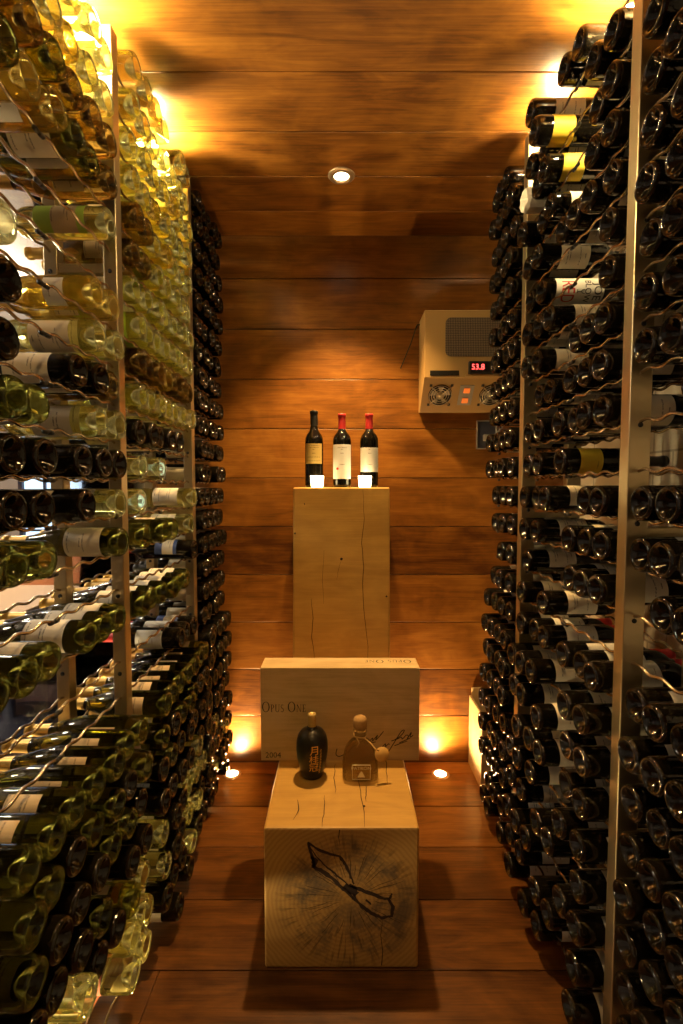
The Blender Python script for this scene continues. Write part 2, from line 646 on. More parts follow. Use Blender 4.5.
XL, XR = -0.96, 1.10
mb = MB()
boards(mb, 2, 0.0, ROOM_H, 0.237, 0.0, XL, XR, 0.02, BACK_Y, -1)
mb.box(XL, XR, BACK_Y + 0.021, BACK_Y + 0.06, 0, ROOM_H, 1)
structure('wall_back', mb, [M['wall'], M['seam']])
mb = MB()
boards(mb, 1, FRONT_Y, BACK_Y, 0.2313, 2.135 - 40 * 0.2313, XL, XR, 0.02, ROOM_H, 1)
mb.box(XL, XR, FRONT_Y, BACK_Y, ROOM_H + 0.021, ROOM_H + 0.06, 1)
structure('ceiling', mb, [M['ceil'], M['seam']])
mb = MB()
boards(mb, 1, FRONT_Y, BACK_Y, 0.235, 1.771, XL, XR, -0.02, 0.0, 1, {-3: -0.52, -5: 0.4})
mb.box(XL, XR, FRONT_Y, BACK_Y, -0.06, -0.021, 1)
structure('floor', mb, [M['floor'], M['seam']])
mb = MB()
mb.box(XL, XR, FRONT_Y - 0.04, FRONT_Y, 0, ROOM_H)
structure('wall_front', mb, M['wall'])
mb = MB()
mb.box(XR, XR + 0.05, FRONT_Y, BACK_Y, 0, ROOM_H)
structure('wall_right', mb, M['brick'])
mb = MB()      # glazed partition to the lounge
mb.box(XL - 0.012, XL - 0.004, FRONT_Y, BACK_Y, 0.0, ROOM_H)
g = structure('window_1', mb, M['pane'])
mb = MB()
mb.box(XL - 0.03, XL, BACK_Y - 0.0, BACK_Y + 0.06, 0, ROOM_H)
mb.box(XL - 0.03, XL, 0.30, 0.34, 0, ROOM_H)
structure('window_frame', mb, M['metal'], g)

# ------------------------------------------------------------------ lounge beyond the glass
LX0, LX1, LY0, LY1, LZ = -6.0, XL - 0.03, -1.75, 6.0, 2.9
mb = MB()
mb.box(LX0, LX1, LY0, LY1, -0.05, 0.0)
structure('floor_lounge', mb, M['loungefloor'])
mb = MB()
mb.box(LX0, LX1, LY0, LY1, LZ, LZ + 0.05)
structure('ceiling_lounge', mb, M['plaster'])
mb = MB()
mb.box(LX0 - 0.05, LX0, LY0, LY1, 0, LZ)
structure('wall_lounge_side', mb, M['plaster'])
mb = MB()
mb.box(LX0, LX1, LY1, LY1 + 0.05, 0, LZ)
structure('wall_lounge_end', mb, M['plaster'])
mb = MB()
mb.box(LX0, LX1, LY0 - 0.05, LY0, 0, LZ)
structure('wall_lounge_front', mb, M['plaster'])
mb = MB()
mb.box(LX1 - 0.0, LX1 + 0.03, BACK_Y + 0.06, LY1, 0, LZ)
mb.box(LX1 - 0.0, LX1 + 0.03, LY0, LY1, ROOM_H + 0.06, LZ)
structure('wall_lounge_cellar_side', mb, M['slate'])
mb = MB()
mb.box(-2.35, -1.55, 5.90, 5.995, 0.0, 2.3)
structure('trim_1', mb, M['slate'])


def lounge_window(n, x0, x1, z0, z1):
    mb = MB()
    w = 0.05
    y0, y1 = LY1 - 0.06, LY1 - 0.001
    mb.box(x0 - w, x0, y0, y1, z0 - w, z1 + w)
    mb.box(x1, x1 + w, y0, y1, z0 - w, z1 + w)
    mb.box(x0, x1, y0, y1, z0 - w, z0)
    mb.box(x0, x1, y0, y1, z1, z1 + w)
    for i in range(1, 3):
        x = x0 + (x1 - x0) * i / 3
        mb.box(x - 0.012, x + 0.012, y0 + 0.01, y1, z0, z1)
    for i in range(1, 4):
        z = z0 + (z1 - z0) * i / 4
        mb.box(x0, x1, y0 + 0.01, y1, z - 0.012, z + 0.012)
    f = structure('window_%d' % n, mb, M['slate'])
    mb = MB()
    mb.box(x0, x1, y1 - 0.012, y1 - 0.004, z0, z1)
    structure('window_pane', mb, M['daylight'], f)


lounge_window(2, -3.95, -3.15, 0.45, 2.0)
lounge_window(3, -5.2, -4.4, 0.45, 2.0)

b = thing('banquette_bench', 'peach leather banquette bench in the lounge beyond the glass', 'bench', (-2.7, 3.6, 0))
mb = MB()
mb.box(-1.5, 1.1, -0.30, 0.30, 0.08, 0.46, 0, 0.03)
mb.build('seat', M['leather'], b)
mb = MB()
for i in range(4):
    mb.box(-1.5 + i * 0.65, -1.5 + (i + 1) * 0.65 - 0.01, 0.22, 0.36, 0.47, 0.95, 0, 0.03)
mb.build('backrest', M['leather'], b)
mb = MB()
mb.box(-1.48, 1.08, -0.25, 0.28, 0.0, 0.08)
mb.build('plinth', M['slate'], b)
b = thing('dining_table', 'pale topped table in front of the peach banquette', 'table', (-2.75, 2.75, 0))
mb = MB()
mb.box(-1.1, 1.1, -0.38, 0.38, 0.70, 0.735, 0, 0.006)
mb.build('tabletop', M['tabletop'], b)
for sx in (-0.8, 0.8):
    mb = MB()
    mb.lathe([(0.0, 0.0), (0.25, 0.0), (0.25, 0.015), (0.035, 0.03), (0.035, 0.70), (0.0, 0.70)], 20, mat=Matrix.Translation((sx, 0, 0)))
    mb.build('pedestal_leg', M['slate'], b)


# ------------------------------------------------------------------ bottles
def bottle_profile(kind):
    if kind == 'bordeaux':
        body = [(0.0362, 0.010), (0.0364, 0.030), (0.0364, 0.185), (0.0350, 0.198), (0.0300, 0.211), (0.0220, 0.221), (0.0160, 0.230), (0.0142, 0.240), (0.0138, 0.285)]
    elif kind == 'burgundy':
        body = [(0.0368, 0.010), (0.0370, 0.030), (0.0370, 0.140), (0.0355, 0.158), (0.0310, 0.180), (0.0240, 0.205), (0.0180, 0.225), (0.0148, 0.245), (0.0140, 0.285)]
    elif kind == 'tall':
        body = [(0.0358, 0.010), (0.0362, 0.030), (0.0364, 0.186), (0.0348, 0.200), (0.0290, 0.214), (0.0210, 0.225), (0.0160, 0.236), (0.0145, 0.250), (0.0140, 0.297)]
    else:      # flute
        body = [(0.0355, 0.010), (0.0358, 0.030), (0.0355, 0.135), (0.0330, 0.160), (0.0280, 0.195), (0.0215, 0.230), (0.0165, 0.260), (0.0142, 0.285), (0.0140, 0.300)]
    z = body[-1][1]
    base = [(0.0, 0.032), (0.006, 0.0305), (0.013, 0.023), (0.0205, 0.010), (0.0245, 0.003), (0.0275, 0.0006), (0.0300, 0.0), (0.0325, 0.0012), (0.0350, 0.0048)]
    lip = [(0.0155, z + 0.001), (0.0157, z + 0.010), (0.0140, z + 0.013), (0.0, z + 0.013)]
    return base + body + lip


def r_at(kind, z):
    p = [q for q in bottle_profile(kind)[8:] if q[0] > 0]
    for (r0, z0), (r1, z1) in zip(p[:-1], p[1:]):
        if z0 <= z <= z1:
            return r0 + (r1 - r0) * (z - z0) / max(z1 - z0, 1e-6)
    return p[0][0]


MESH = {}


def glass_mesh(kind, mat):
    key = (kind, mat)
    if key not in MESH:
        mb = MB()

        def wob(i, k, r, z):      # stippled ring under the base
            return (r, z - 0.0007) if (i in (5, 6, 7) and k % 2) else (r, z)
        mb.lathe(bottle_profile(kind), 48, wob=wob)
        MESH[key] = mb.mesh('bottle_glass_' + kind, M[mat])
    return MESH[key]


def label_mesh(kind, mat, z0, z1, half, band=None):
    key = ('label', kind, mat, z0, z1, half, band)
    if key not in MESH:
        mb = MB()
        prof = [(r_at(kind, z0 + (z1 - z0) * i / 6) + 0.0005, z0 + (z1 - z0) * i / 6) for i in range(7)]
        mb.lathe(prof, 24, arc=(-half, half))
        mats = [M[mat]]
        if band:
            mats.append(M[band])
            for f in mb.bm.faces:
                zc = f.calc_center_median().z
                if zc > z0 + (z1 - z0) * 0.66 or zc < z0 + (z1 - z0) * 0.2:
                    f.material_index = 1
        MESH[key] = mb.mesh('label', mats)
    return MESH[key]


def foil_mesh(kind, mat):
    key = ('foil', kind, mat)
    if key not in MESH:
        top = bottle_profile(kind)[-1][1]
        z0 = top - 0.062
        mb = MB()
        zs = [z0, z0 + 0.02, z0 + 0.04, top - 0.014]
        mb.lathe([(r_at(kind, z) + 0.0006, z) for z in zs] + [(0.0163, top - 0.0125), (0.0164, top - 0.002), (0.0145, top + 0.0007), (0.0, top + 0.0009)], 24)
        MESH[key] = mb.mesh('foil_capsule', M[mat])
    return MESH[key]


ORD = ['zeroth', 'first', 'second', 'third', 'fourth', 'fifth', 'sixth', 'seventh', 'eighth', 'ninth', 'tenth', 'eleventh', 'twelfth', 'thirteenth', 'fourteenth',
       'fifteenth', 'sixteenth', 'seventeenth', 'eighteenth', 'nineteenth', 'twentieth', 'twenty-first', 'twenty-second', 'twenty-third', 'twenty-fourth',
       'twenty-fifth', 'twenty-sixth', 'twenty-seventh']
# code: glass, profile, label, label z0, z1, half angle, band, foil, words
CODES = {
    'd': ('dark', 'bordeaux', 'cream', 0.065, 0.150, 1.15, None, 'foilblack', 'dark red-wine bottle'),
    'r': ('dark', 'bordeaux', 'white', 0.060, 0.150, 1.15, None, 'foilred', 'dark red-foiled bottle'),
    'b': ('dark', 'burgundy', 'white', 0.050, 0.115, 1.2, None, 'foilblack', 'dark sloping-shouldered bottle'),
    'L': ('dark', 'bordeaux', 'cream', 0.050, 0.145, 1.3, None, 'foilblack', 'dark cream-labelled bottle'),
    'B': ('dark', 'bordeaux', 'cream', 0.060, 0.140, 1.3, 'blue', 'foilred', 'dark blue-banded bottle'),
    'Y': ('dark', 'bordeaux', 'yellow', 0.045, 0.105, 1.6, None, 'foilblack', 'dark yellow-labelled bottle'),
    'J': ('dark', 'bordeaux', 'plain', 0.036, 0.178, 1.5, None, 'foilblack', 'bottle lettered red and black'),
    'o': ('olive', 'burgundy', 'tan', 0.060, 0.125, 0.7, None, 'foilgold', 'olive glass bottle'),
    'O': ('olive', 'burgundy', 'cream', 0.042, 0.130, 1.3, None, 'foilgold', 'olive cream-labelled bottle'),
    'a': ('amber', 'burgundy', 'tan', 0.055, 0.125, 0.9, None, 'foilgold', 'amber glass bottle'),
    'w': ('pale', 'bordeaux', 'cream', 0.070, 0.135, 0.6, None, 'foilgold', 'pale white-wine bottle'),
    'f': ('pale', 'flute', 'cream', 0.060, 0.120, 0.6, None, 'foilwhite', 'pale slender white-wine bottle'),
    'W': ('pale', 'bordeaux', 'cream', 0.055, 0.145, 1.25, None, 'foilgold', 'pale cream-labelled white-wine bottle'),
    'G': ('pale', 'bordeaux', 'tan', 0.045, 0.165, 1.4, 'lime', 'foilgold', 'pale lime-banded white-wine bottle'),
    'g': ('gold', 'bordeaux', 'cream', 0.075, 0.130, 0.5, None, 'foilgold', 'golden white-wine bottle'),
    'K': ('gold', 'burgundy', 'white', 0.060, 0.105, 0.9, None, 'foilgold', 'golden white-labelled bottle'),
    'P': ('pale', 'bordeaux', 'slate', 0.070, 0.185, 1.3, 'pink', 'foilgold', 'pale coral-labelled white-wine bottle'),
}
DARK = set('drbLBYJ')


class Mass:
    """Many small bottles kept together in one mesh."""
    def __init__(self):
        self.bm = bmesh.new()
        self.mats = []

    def add(self, me, mat, matrix):
        if mat not in self.mats:
            self.mats.append(mat)
        tmp = me.copy()
        tmp.transform(matrix)
        start = len(self.bm.faces)
        self.bm.from_mesh(tmp)
        self.bm.faces.ensure_lookup_table()
        for f in self.bm.faces[start:]:
            f.material_index = self.mats.index(mat)
        bpy.data.meshes.remove(tmp)


far_mass = Mass()


def rack_bottle(code, side, x, y, z, row_words, col_words, group):
    gl, kind, lab, z0, z1, half, band, foil, words = CODES[code]
    ry = Matrix.Rotation(PI / 2 if side > 0 else -PI / 2, 4, 'Y')
    up = 0.35 if z < EYE else -0.1
    tgt = math.atan2(-0.75, up) + (random.uniform(-0.5, 0.5) if code != 'J' else 0.0)
    spin = (math.atan2(math.sin(tgt), -math.cos(tgt)) if side > 0 else tgt)
    if side < 0 and code in DARK and y > LEFT['posts'][2]:
        mtx = Matrix.Translation((x, y, z)) @ ry @ Matrix.Rotation(spin, 4, 'Z')
        far_mass.add(glass_mesh(kind, gl), M[gl], mtx)
        far_mass.add(label_mesh(kind, lab, z0, z1, half, None), M[lab], mtx)
        far_mass.add(foil_mesh(kind, foil), M[foil], mtx)
        return None
    o = link('red_wine_bottle' if code in DARK else 'white_wine_bottle', glass_mesh(kind, gl))
    o.matrix_world = Matrix.Translation((x, y, z)) @ ry @ Matrix.Rotation(spin, 4, 'Z')
    rack = 'lounge-side rack' if side < 0 else 'brick-side rack'
    tag(o, '%s, %s, %s row from ceiling, %s slot from timber wall' % (words, rack, row_words, col_words), 'wine bottle', group)
    link('label', label_mesh(kind, lab, z0, z1, half, band), o)
    link('foil_capsule', foil_mesh(kind, foil), o)
    return o


# rack geometry
PITCH = 0.075
LEFT = dict(side=-1, post_w=0.034, base=0.555, front=0.592, rear=0.745, posts=(0.675, 1.275, 1.875), z0=1.435, dz=0.097, kmin=-14, kmax=11)
RIGHT = dict(side=1, post_w=0.046, base=0.595, front=0.632, rear=0.785, posts=(0.44, 1.04, 1.64), z0=1.346, dz=0.104, kmin=-12, kmax=11)
BR = 0.0368
ROD_R = 0.0034
AMP = 0.0073

LEFT_ROWS = {   # near section | middle section | far section, nearest slot first
    11: ('wgwgwg.', 'wwgw.ww', 'ddddd'),
    10: ('gwgwwww', 'wwwwwww', 'ddddd'),
    9: ('wggwgww', 'wwwwgww', 'ddddd'),
    8: ('OaaOaaa', 'wwgwwww', 'ddddd'),
    7: ('gOgKOOa', 'aawgwww', 'ddddd'),
    6: ('......G', 'aaGwwww', 'ddddd'),
    5: ('.......', 'Gwwwwww', 'ddddd'),
    4: ('ww...Kg', 'wGwwwww', 'ddddd'),
    3: ('dd...Ww', 'aaagaaa', 'ddddd'),
    2: ('dd..Lda', 'wwwwwww', 'ddddd'),
    1: ('ooO..Ww', 'LdLdd..', 'ddddd'),
    0: ('ddd.ddd', 'w.w....', 'dd.dd'),
    -1: ('ddd.d.W', 'w.....W', 'ddBdd'),
    -2: ('ooo...O', 'o.oo..W', 'ddddd'),
    -3: ('.......', '......B', 'ddddd'),
    -4: ('OOO.OOO', 'OOOOOO.', 'ddddd'),
    -5: ('.......', '.......', 'ddddd'),
    -6: ('.......', '....rrB', 'ddddd'),
    -7: ('ooooooo', 'ooooooo', 'ddddd'),
    -8: ('oodoodo', 'odooOdd', 'ddddd'),
    -9: ('odddood', 'dodLdLd', 'ddddd'),
    -10: ('dddo.dd', 'ddLdwLd', 'ddddd'),
    -11: ('..wddow', 'wddwwwd', 'dwddd'),
    -12: ('.....wP', 'wLdWwLd', 'dLdwd'),
    -13: ('.....Pw', 'dLdwdd.', 'dwddd'),
    -14: ('.......', '.L.d...', 'Ld.d.'),
}
RIGHT_ROWS = {
    11: ('bddd', 'd.dd.d.', '.ddd'),
    10: ('dddd', 'dd..Ydd', 'dddd'),
    9: ('dbdd', 'dd..YdT', 'dddd'),
    8: ('dddd', 'dd..LYd', 'dddd'),
    7: ('dddb', 'dddd.dd', 'dddd'),
    6: ('dddd', 'd....Jd', 'dddd'),
    5: ('dddd', 'd...ddd', 'dddd'),
    4: ('dddd', 'ddd..Ld', 'dddd'),
    3: ('dddd', 'ddd.dd.', 'dddd'),
    2: ('dL..', 'dddd.dd', 'dddd'),
    1: ('....', '...Y.dd', 'dddd'),
    0: ('.ddd', 'dd..ddd', 'ddd.'),
    -1: ('ddbd', 'ddd..dd', 'ddd.'),
    -2: ('ddd.', 'ddd...d', 'dd..'),
    -3: ('....', '....d.d', 'ddd.'),
    -4: ('ddrr', 'rrr.rrr', 'dddd'),
    -5: ('dddd', 'dd..ddd', 'dddd'),
    -6: ('dddd', 'dd.L.dd', 'dddd'),
    -7: ('dddd', 'dd.Ldd.', 'dddd'),
    -8: ('dddd', 'dd..Ldd', 'dddd'),
    -9: ('dddd', 'd.dL.dd', 'dddd'),
    -10: ('dddd', 'dd..ddd', 'dddd'),
    -11: ('dddd', 'd.dd.dd', 'ddd.'),
    -12: ('ddd.', 'd..dd.d', 'd.dd'),
}


def slots(R, sec, n):
    p = R['posts']
    if sec == 0:      # counted back from the second post towards the camera
        return [p[1] - PITCH * (n - i) for i in range(n)]
    return [p[sec] + PITCH * (i + 1) for i in range(n)]


def rod_mesh(R_, key):
    """One bent rod, 0.6 m long, centred on its post: a dip for every bottle, none at the post."""
    if key not in MESH:
        mb = MB()
        pts = []
        n = 72
        for i in range(n + 1):
            u = -0.292 + 0.584 * i / n
            k = 0.5 * (1 - math.cos(2 * PI * u / PITCH))
            pts.append((0, u, AMP * k))
        mb.tube(pts, ROD_R, 7)
        MESH[key] = mb.mesh('support_rod', M['rod'])
        mb = MB()
        mb.tube([(0, 0, -0.0018), (0, 0.004, -0.0018), (0, 0.014, -0.0018)], [0.0044, 0.0050, 0.0046], 10)
        MESH['tip'] = mb.mesh('rubber_tip', M['rubber'])
    return MESH[key]


def jut(s, k, y, R):
    """Bottles are pushed home unevenly: the low rows and the highest ones stand out further into the aisle."""
    far = 0.4 if y > R['posts'][2] else 1.0
    if s < 0:
        return far * (0.05 if k <= -7 else 0.0)
    if k <= -5 and y > 1.1:
        return far * 0.035
    if k >= 7 and y > 1.3:
        return far * random.choice((0.0, 0.01, 0.03, 0.045))
    return 0.0


def build_rack(R, rows, label, group):
    s = R['side']
    root = thing('wine_rack', label, 'wine rack', (s * R['front'], R['posts'][1], 0))
    rx, ry = s * R['front'], R['posts'][1]
    visible, hid = [], []
    for py in R['posts']:
        if not in_frame([(s * R['front'], py + d, z) for d in (0, 0.29) for z in (0.3, 1.3, 2.3)]):
            continue
        for X in (R['front'], R['rear']):
            if py < 0.7:
                continue
            mb = MB()
            mb.box(-R['post_w'] / 2, R['post_w'] / 2, -0.017, 0.017, 0.0, ROOM_H - 0.035, 0, 0.002)
            for i in range(11):
                z = 0.25 + 0.21 * i
                mb.lathe([(0.0, 0.0), (0.0055, 0.0), (0.0055, 0.0012), (0.0, 0.0012)], 12, 1, mat=Matrix.Translation((0, -0.0172, z)) @ Matrix.Rotation(PI / 2, 4, 'X'))
            p = mb.build('post', [M['metal'], M['hole']], root)
            p.location = (s * X - rx, py - ry, 0)
        for z in (0.16, 0.72, 1.28, 1.94, ROOM_H - 0.07):
            mb = MB()
            a, c = sorted((s * (R['front'] + 0.017), s * (R['rear'] - 0.017)))
            mb.box(a - rx, c - rx, -0.012, 0.012, z - 0.012, z + 0.012, 0, 0.002)
            p = mb.build('cross_bar', M['metal'], root)
            p.location = (0, py - ry, 0)
    rods = []
    for k in range(R['kmin'], R['kmax'] + 1):
        zc = R['z0'] + R['dz'] * k
        for py in R['posts']:
            for X in (R['front'], R['rear']):
                if in_frame([(s * X, py + d, zc) for d in (-0.29, -0.15, 0, 0.15, 0.29)], 0):
                    rods.append((py, -X, zc, X))
    rods.sort()
    zrod = -(BR + ROD_R) - 0.0009
    data = rod_mesh(R, 'rod')
    far = MB()
    for i, (py, _x, zc, X) in enumerate(rods):
        if i < 96:
            o = link('support_rod', data, root, (s * X - rx, py - ry, zc + zrod))
            for e in (-1, 1):
                t = link('rubber_tip', MESH['tip'], o, (0, e * 0.292 - (0.007 if e > 0 else 0.007), 0))
        else:
            me = data.copy()
            me.transform(Matrix.Translation((s * X - rx, py - ry, zc + zrod)))
            far.bm.from_mesh(me)
            bpy.data.meshes.remove(me)
    if len(rods) > 96:
        o = far.build('support_rod', M['rod'], root)
        o['kind'] = 'stuff'
    # bottles
    nrows = R['kmax'] - R['kmin'] + 1
    total = 0
    for k, secs in rows.items():
        zc = R['z0'] + R['dz'] * k
        allslots = [(y, c) for sec, codes in enumerate(secs) for y, c in zip(slots(R, sec, len(codes)), codes)]
        for idx, (y, c) in enumerate(allslots):
            if c == '.':
                continue
            x = s * (R['base'] - jut(s, k, y, R) + random.uniform(-0.008, 0.010))
            if not in_frame([(x, y, zc), (x + s * 0.15, y, zc), (x + s * 0.3, y, zc)], 16):
                continue
            rw, cw = ORD[R['kmax'] - k + 1], ORD[len(allslots) - idx]
            if c == 'T':
                wrapped_bottle(x, y, zc)
                continue
            o = rack_bottle(c, s, x, y, zc, rw, cw, group)
            total += 1
            if c == 'J':
                lettered_label(o)
    print('bottles', label, total, 'rods', len(rods))
    return root


def wrapped_bottle(x, y, z):
    mb = MB()
    rnd = random.Random(3)
    offs = {}

    def wob(i, k, r, zz):
        d = offs.setdefault((i, k), rnd.uniform(-0.0022, 0.0010))
        return r + d, zz + rnd.uniform(-0.002, 0.002) * (1 if r > 0.01 else 0)
    mb.lathe([(0.0, 0.004), (0.02, 0.001), (0.033, 0.004), (0.0372, 0.015), (0.0372, 0.06), (0.037, 0.11), (0.0372, 0.16), (0.035, 0.19), (0.027, 0.215), (0.019, 0.24), (0.018, 0.27), (0.016, 0.295), (0.0, 0.30)], 22, wob=wob)
    for f in mb.bm.faces:
        f.smooth = False
    o = mb.build('tissue_wrapped_bottle', M['wrap'])
    o.matrix_world = Matrix.Translation((x, y, z)) @ Matrix.Rotation(PI / 2, 4, 'Y')
    tag(o, 'bottle wrapped in crumpled white tissue high in the brick-side rack', 'wine bottle', 'bottles in the brick-side rack')


# ------------------------------------------------------------------ lettering
def text_mesh(body, size, extrude=0.0):
    cu = bpy.data.curves.new('lettering', 'FONT')
    cu.body = body
    cu.size = size
    cu.extrude = extrude
    cu.resolution_u = 3
    ob = bpy.data.objects.new('lettering', cu)
    COL.objects.link(ob)
    dg = bpy.context.evaluated_depsgraph_get()
    me = bpy.data.meshes.new_from_object(ob.evaluated_get(dg))
    bpy.data.objects.remove(ob)
    bpy.data.curves.remove(cu)
    xs = [v.co.x for v in me.vertices] or [0]
    ys = [v.co.y for v in me.vertices] or [0]
    cxm, cym = (min(xs) + max(xs)) / 2, (min(ys) + max(ys)) / 2
    for v in me.vertices:
        v.co.x -= cxm
        v.co.y -= cym
    me['w'] = max(xs) - min(xs)
    me['h'] = max(ys) - min(ys)
    return me


def subdiv(me, n=1):
    bm = bmesh.new()
    bm.from_mesh(me)
    bmesh.ops.triangulate(bm, faces=bm.faces)
    for _ in range(n):
        bmesh.ops.subdivide_edges(bm, edges=[e for e in bm.edges if e.calc_length() > 0.004], cuts=1)
    bm.to_mesh(me)
    bm.free()


def wrap_text(me, r, ang0, z0, spin=0.0, axis_along=False, lift=0.0004):
    """Lays flat lettering onto an upright round surface; axis_along turns it a quarter so that it reads along the bottle."""
    for v in me.vertices:
        u, w = v.co.x, v.co.y
        if axis_along:
            u, w = -w, u
        rr = r(z0 + w) if callable(r) else r
        a = ang0 + u / rr
        v.co = Vector(((rr + lift) * math.cos(a), (rr + lift) * math.sin(a), z0 + w))
    return me


def lettered_label(o):
    kind = 'bordeaux'
    def put(body, size, ang, z, mat, wide=1.0):
        me = text_mesh(body, size)
        for v in me.vertices:
            v.co.x *= wide
        subdiv(me, 1)
        wrap_text(me, lambda q: r_at(kind, q) + 0.0006, ang, z)      # round the bottle, reading upright when it stands
        me.materials.append(M[mat])
        link('lettering', me, o)
    put('RED', 0.056, 0.22, 0.072, 'inkred', 0.66)
    put('JOE', 0.034, 0.2, 0.156, 'print', 0.95)
    put('BLOW', 0.026, 0.2, 0.130, 'print', 0.9)
    # wine glass drawn under the words
    mb = MB()
    R_ = r_at(kind, 0.1) + 0.0007
    def sp(a, z):
        return (R_ * math.cos(a + 0.2), R_ * math.sin(a + 0.2), z)
    n = (1, 0, 0)
    for pts in ([(-0.16, 0.120), (-0.12, 0.113), (0.0, 0.110), (0.12, 0.113), (0.16, 0.120)], [(0.0, 0.110), (0.0, 0.099)], [(-0.14, 0.098), (0.0, 0.0985), (0.14, 0.098)]):
        P3 = [sp(a, z) for a, z in pts]
        mb.tube(P3, 0.0011, 5)
    mb.build('drawing', M['print'], o)


build_rack(LEFT, LEFT_ROWS, 'tall steel wine rack against the glazed lounge partition', 'bottles in the lounge-side rack')
build_rack(RIGHT, RIGHT_ROWS, 'tall steel wine rack in front of the white brick wall', 'bottles in the brick-side rack')


me = bpy.data.meshes.new('wine_bottles')
far_mass.bm.to_mesh(me)
far_mass.bm.free()
for m_ in far_mass.mats:
    me.materials.append(m_)
o = link('wine_bottles', me)
o['kind'] = 'stuff'
tag(o, 'close-packed dark wine bottles filling the lounge-side rack between its last post and timber wall', 'wine bottles')

# ------------------------------------------------------------------ timber blocks
def jitter_line(p0, p1, n, amp, rnd):
    p0, p1 = Vector(p0), Vector(p1)
    d = p1 - p0
    out = []
    for i in range(n + 1):
        t = i / n
        out.append(p0 + d * t)
    return out, d


# low block
SX, SY0, SY1, SZ = 0.22, 1.307, 1.93, 0.417
mb = MB()
fs = mb.box(-SX, SX, SY0, SY1, 0.0, SZ, 0, 0.006)
for f in mb.bm.faces:
    if f.calc_center_median().y < SY0 + 0.002:
        f.material_index = 1
rnd = random.Random(11)
# checks running back over the top
for x0, y0, ln in ((-0.055, 1.31, 0.14), (-0.02, 1.46, 0.16), (0.065, 1.31, 0.26), (0.075, 1.42, 0.08), (-0.14, 1.34, 0.09), (0.15, 1.5, 0.2), (-0.10, 1.62, 0.2), (0.02, 1.7, 0.18)):
    pts, x = [], x0
    for i in range(9):
        pts.append((x, y0 + ln * i / 8, SZ))
        x += rnd.uniform(-0.004, 0.004)
    mb.ribbon(pts, [0.0005 + 0.0020 * math.sin(PI * (i + 0.6) / 9.2) for i in range(9)], (0, 0, 1), 2)
mb.lathe([(0.0, 0.0), (0.004, 0.0004), (0.0, 0.0008)], 10, 2, mat=Matrix.Translation((0.068, 1.40, SZ)))


# the dark split through the end grain, drawn as two lips with a spur
def fp(px, py):      # outline of the split, in metres on the front face
    return ((px - 341.5) / 352.0, SY0, SZ - (py - 829.0) / 332.0)


def split(pts, w):
    P3 = [fp(*p) for p in pts]
    fine = []
    for a, c in zip(P3[:-1], P3[1:]):
        for i in range(4):
            t = i / 4
            fine.append(Vector(a).lerp(Vector(c), t) + Vector((rnd.uniform(-0.0012, 0.0012), 0, rnd.uniform(-0.0012, 0.0012))))
    fine.append(Vector(P3[-1]))
    n = len(fine)
    mb.ribbon(fine, [w * (0.55 + 0.45 * math.sin(PI * (i + 0.5) / n)) * rnd.uniform(0.7, 1.3) for i in range(n)], (0, -1, 0), 2)


split([(308, 843), (322, 852), (340, 857), (346, 865), (350, 875), (354, 884)], 0.0085)
split([(308, 843), (313, 858), (314, 867), (322, 871), (332, 878), (341, 887), (349, 893), (353, 899)], 0.0115)
split([(310, 848), (319, 860), (328, 868), (337, 875), (351, 887)], 0.0050)
split([(311, 857), (316, 861), (313, 868)], 0.012)
split([(344, 885), (352, 890), (357, 894)], 0.024)
split([(350, 884), (356, 888), (368, 892), (383, 898), (390, 899)], 0.0105)
split([(389, 900), (392, 893)], 0.006)
split([(389, 899), (393, 906), (392, 915)], 0.0105)
split([(353, 893), (355, 899), (365, 908), (374, 914), (382, 917), (393, 915)], 0.0105)
split([(366, 899), (371, 904)], 0.006)
for a0 in range(26):      # short radial checks round the heart
    a = a0 * 0.2417 + rnd.uniform(-0.08, 0.08)
    r0, r1 = rnd.uniform(0.03, 0.07), rnd.uniform(0.09, 0.17)
    cx_, cz_ = 0.03, 0.215
    pts = []
    for i in range(6):
        r = r0 + (r1 - r0) * i / 5
        aa = a + rnd.uniform(-0.02, 0.02)
        x, z = cx_ + r * math.cos(aa), cz_ + r * math.sin(aa)
        if abs(x) < SX - 0.012 and 0.012 < z < SZ - 0.012:
            pts.append((x, SY0, z))
    if len(pts) > 2:
        mb.ribbon(pts, [0.0016 * math.sin(PI * (i + 0.7) / (len(pts) + 0.6)) for i in range(len(pts))], (0, -1, 0), 2)
mb.ribbon([(0.118, SY0, 0.15), (0.112, SY0, 0.10), (0.118, SY0, 0.05), (0.115, SY0, 0.008)], [0.0006, 0.0018, 0.0022, 0.0030], (0, -1, 0), 2)
mb.ribbon([(-0.005, SY0, 0.412), (-0.008, SY0, 0.39), (-0.004, SY0, 0.365)], [0.003, 0.002, 0.0005], (0, -1, 0), 2)
o = mb.build('timber_block', [M['beam'], M['endgrain'], M['crack']])
tag(o, 'low square timber block on the floor showing its cracked ringed end grain', 'timber block')

# tall block
PX0, PY0, PY1, PZ = 0.196, 1.95, 2.31, 1.377
mb = MB()
mb.box(-PX0, PX0, PY0, PY1, 0.0, PZ, 0, 0.006)
for v in mb.bm.verts:      # slightly wider at the foot
    v.co.x *= 1.0 + 0.05 * (1 - v.co.z / PZ)


def crackp(pts, w):
    fine = []
    for a, c in zip(pts[:-1], pts[1:]):
        for i in range(3):
            t = i / 3
            fine.append((a[0] + (c[0] - a[0]) * t + rnd.uniform(-0.002, 0.002), PY0, a[1] + (c[1] - a[1]) * t))
    fine.append((pts[-1][0], PY0, pts[-1][1]))
    n = len(fine)
    mb.ribbon(fine, [w * (0.3 + 0.7 * math.sin(PI * (i + 0.5) / n)) for i in range(n)], (0, -1, 0), 1)


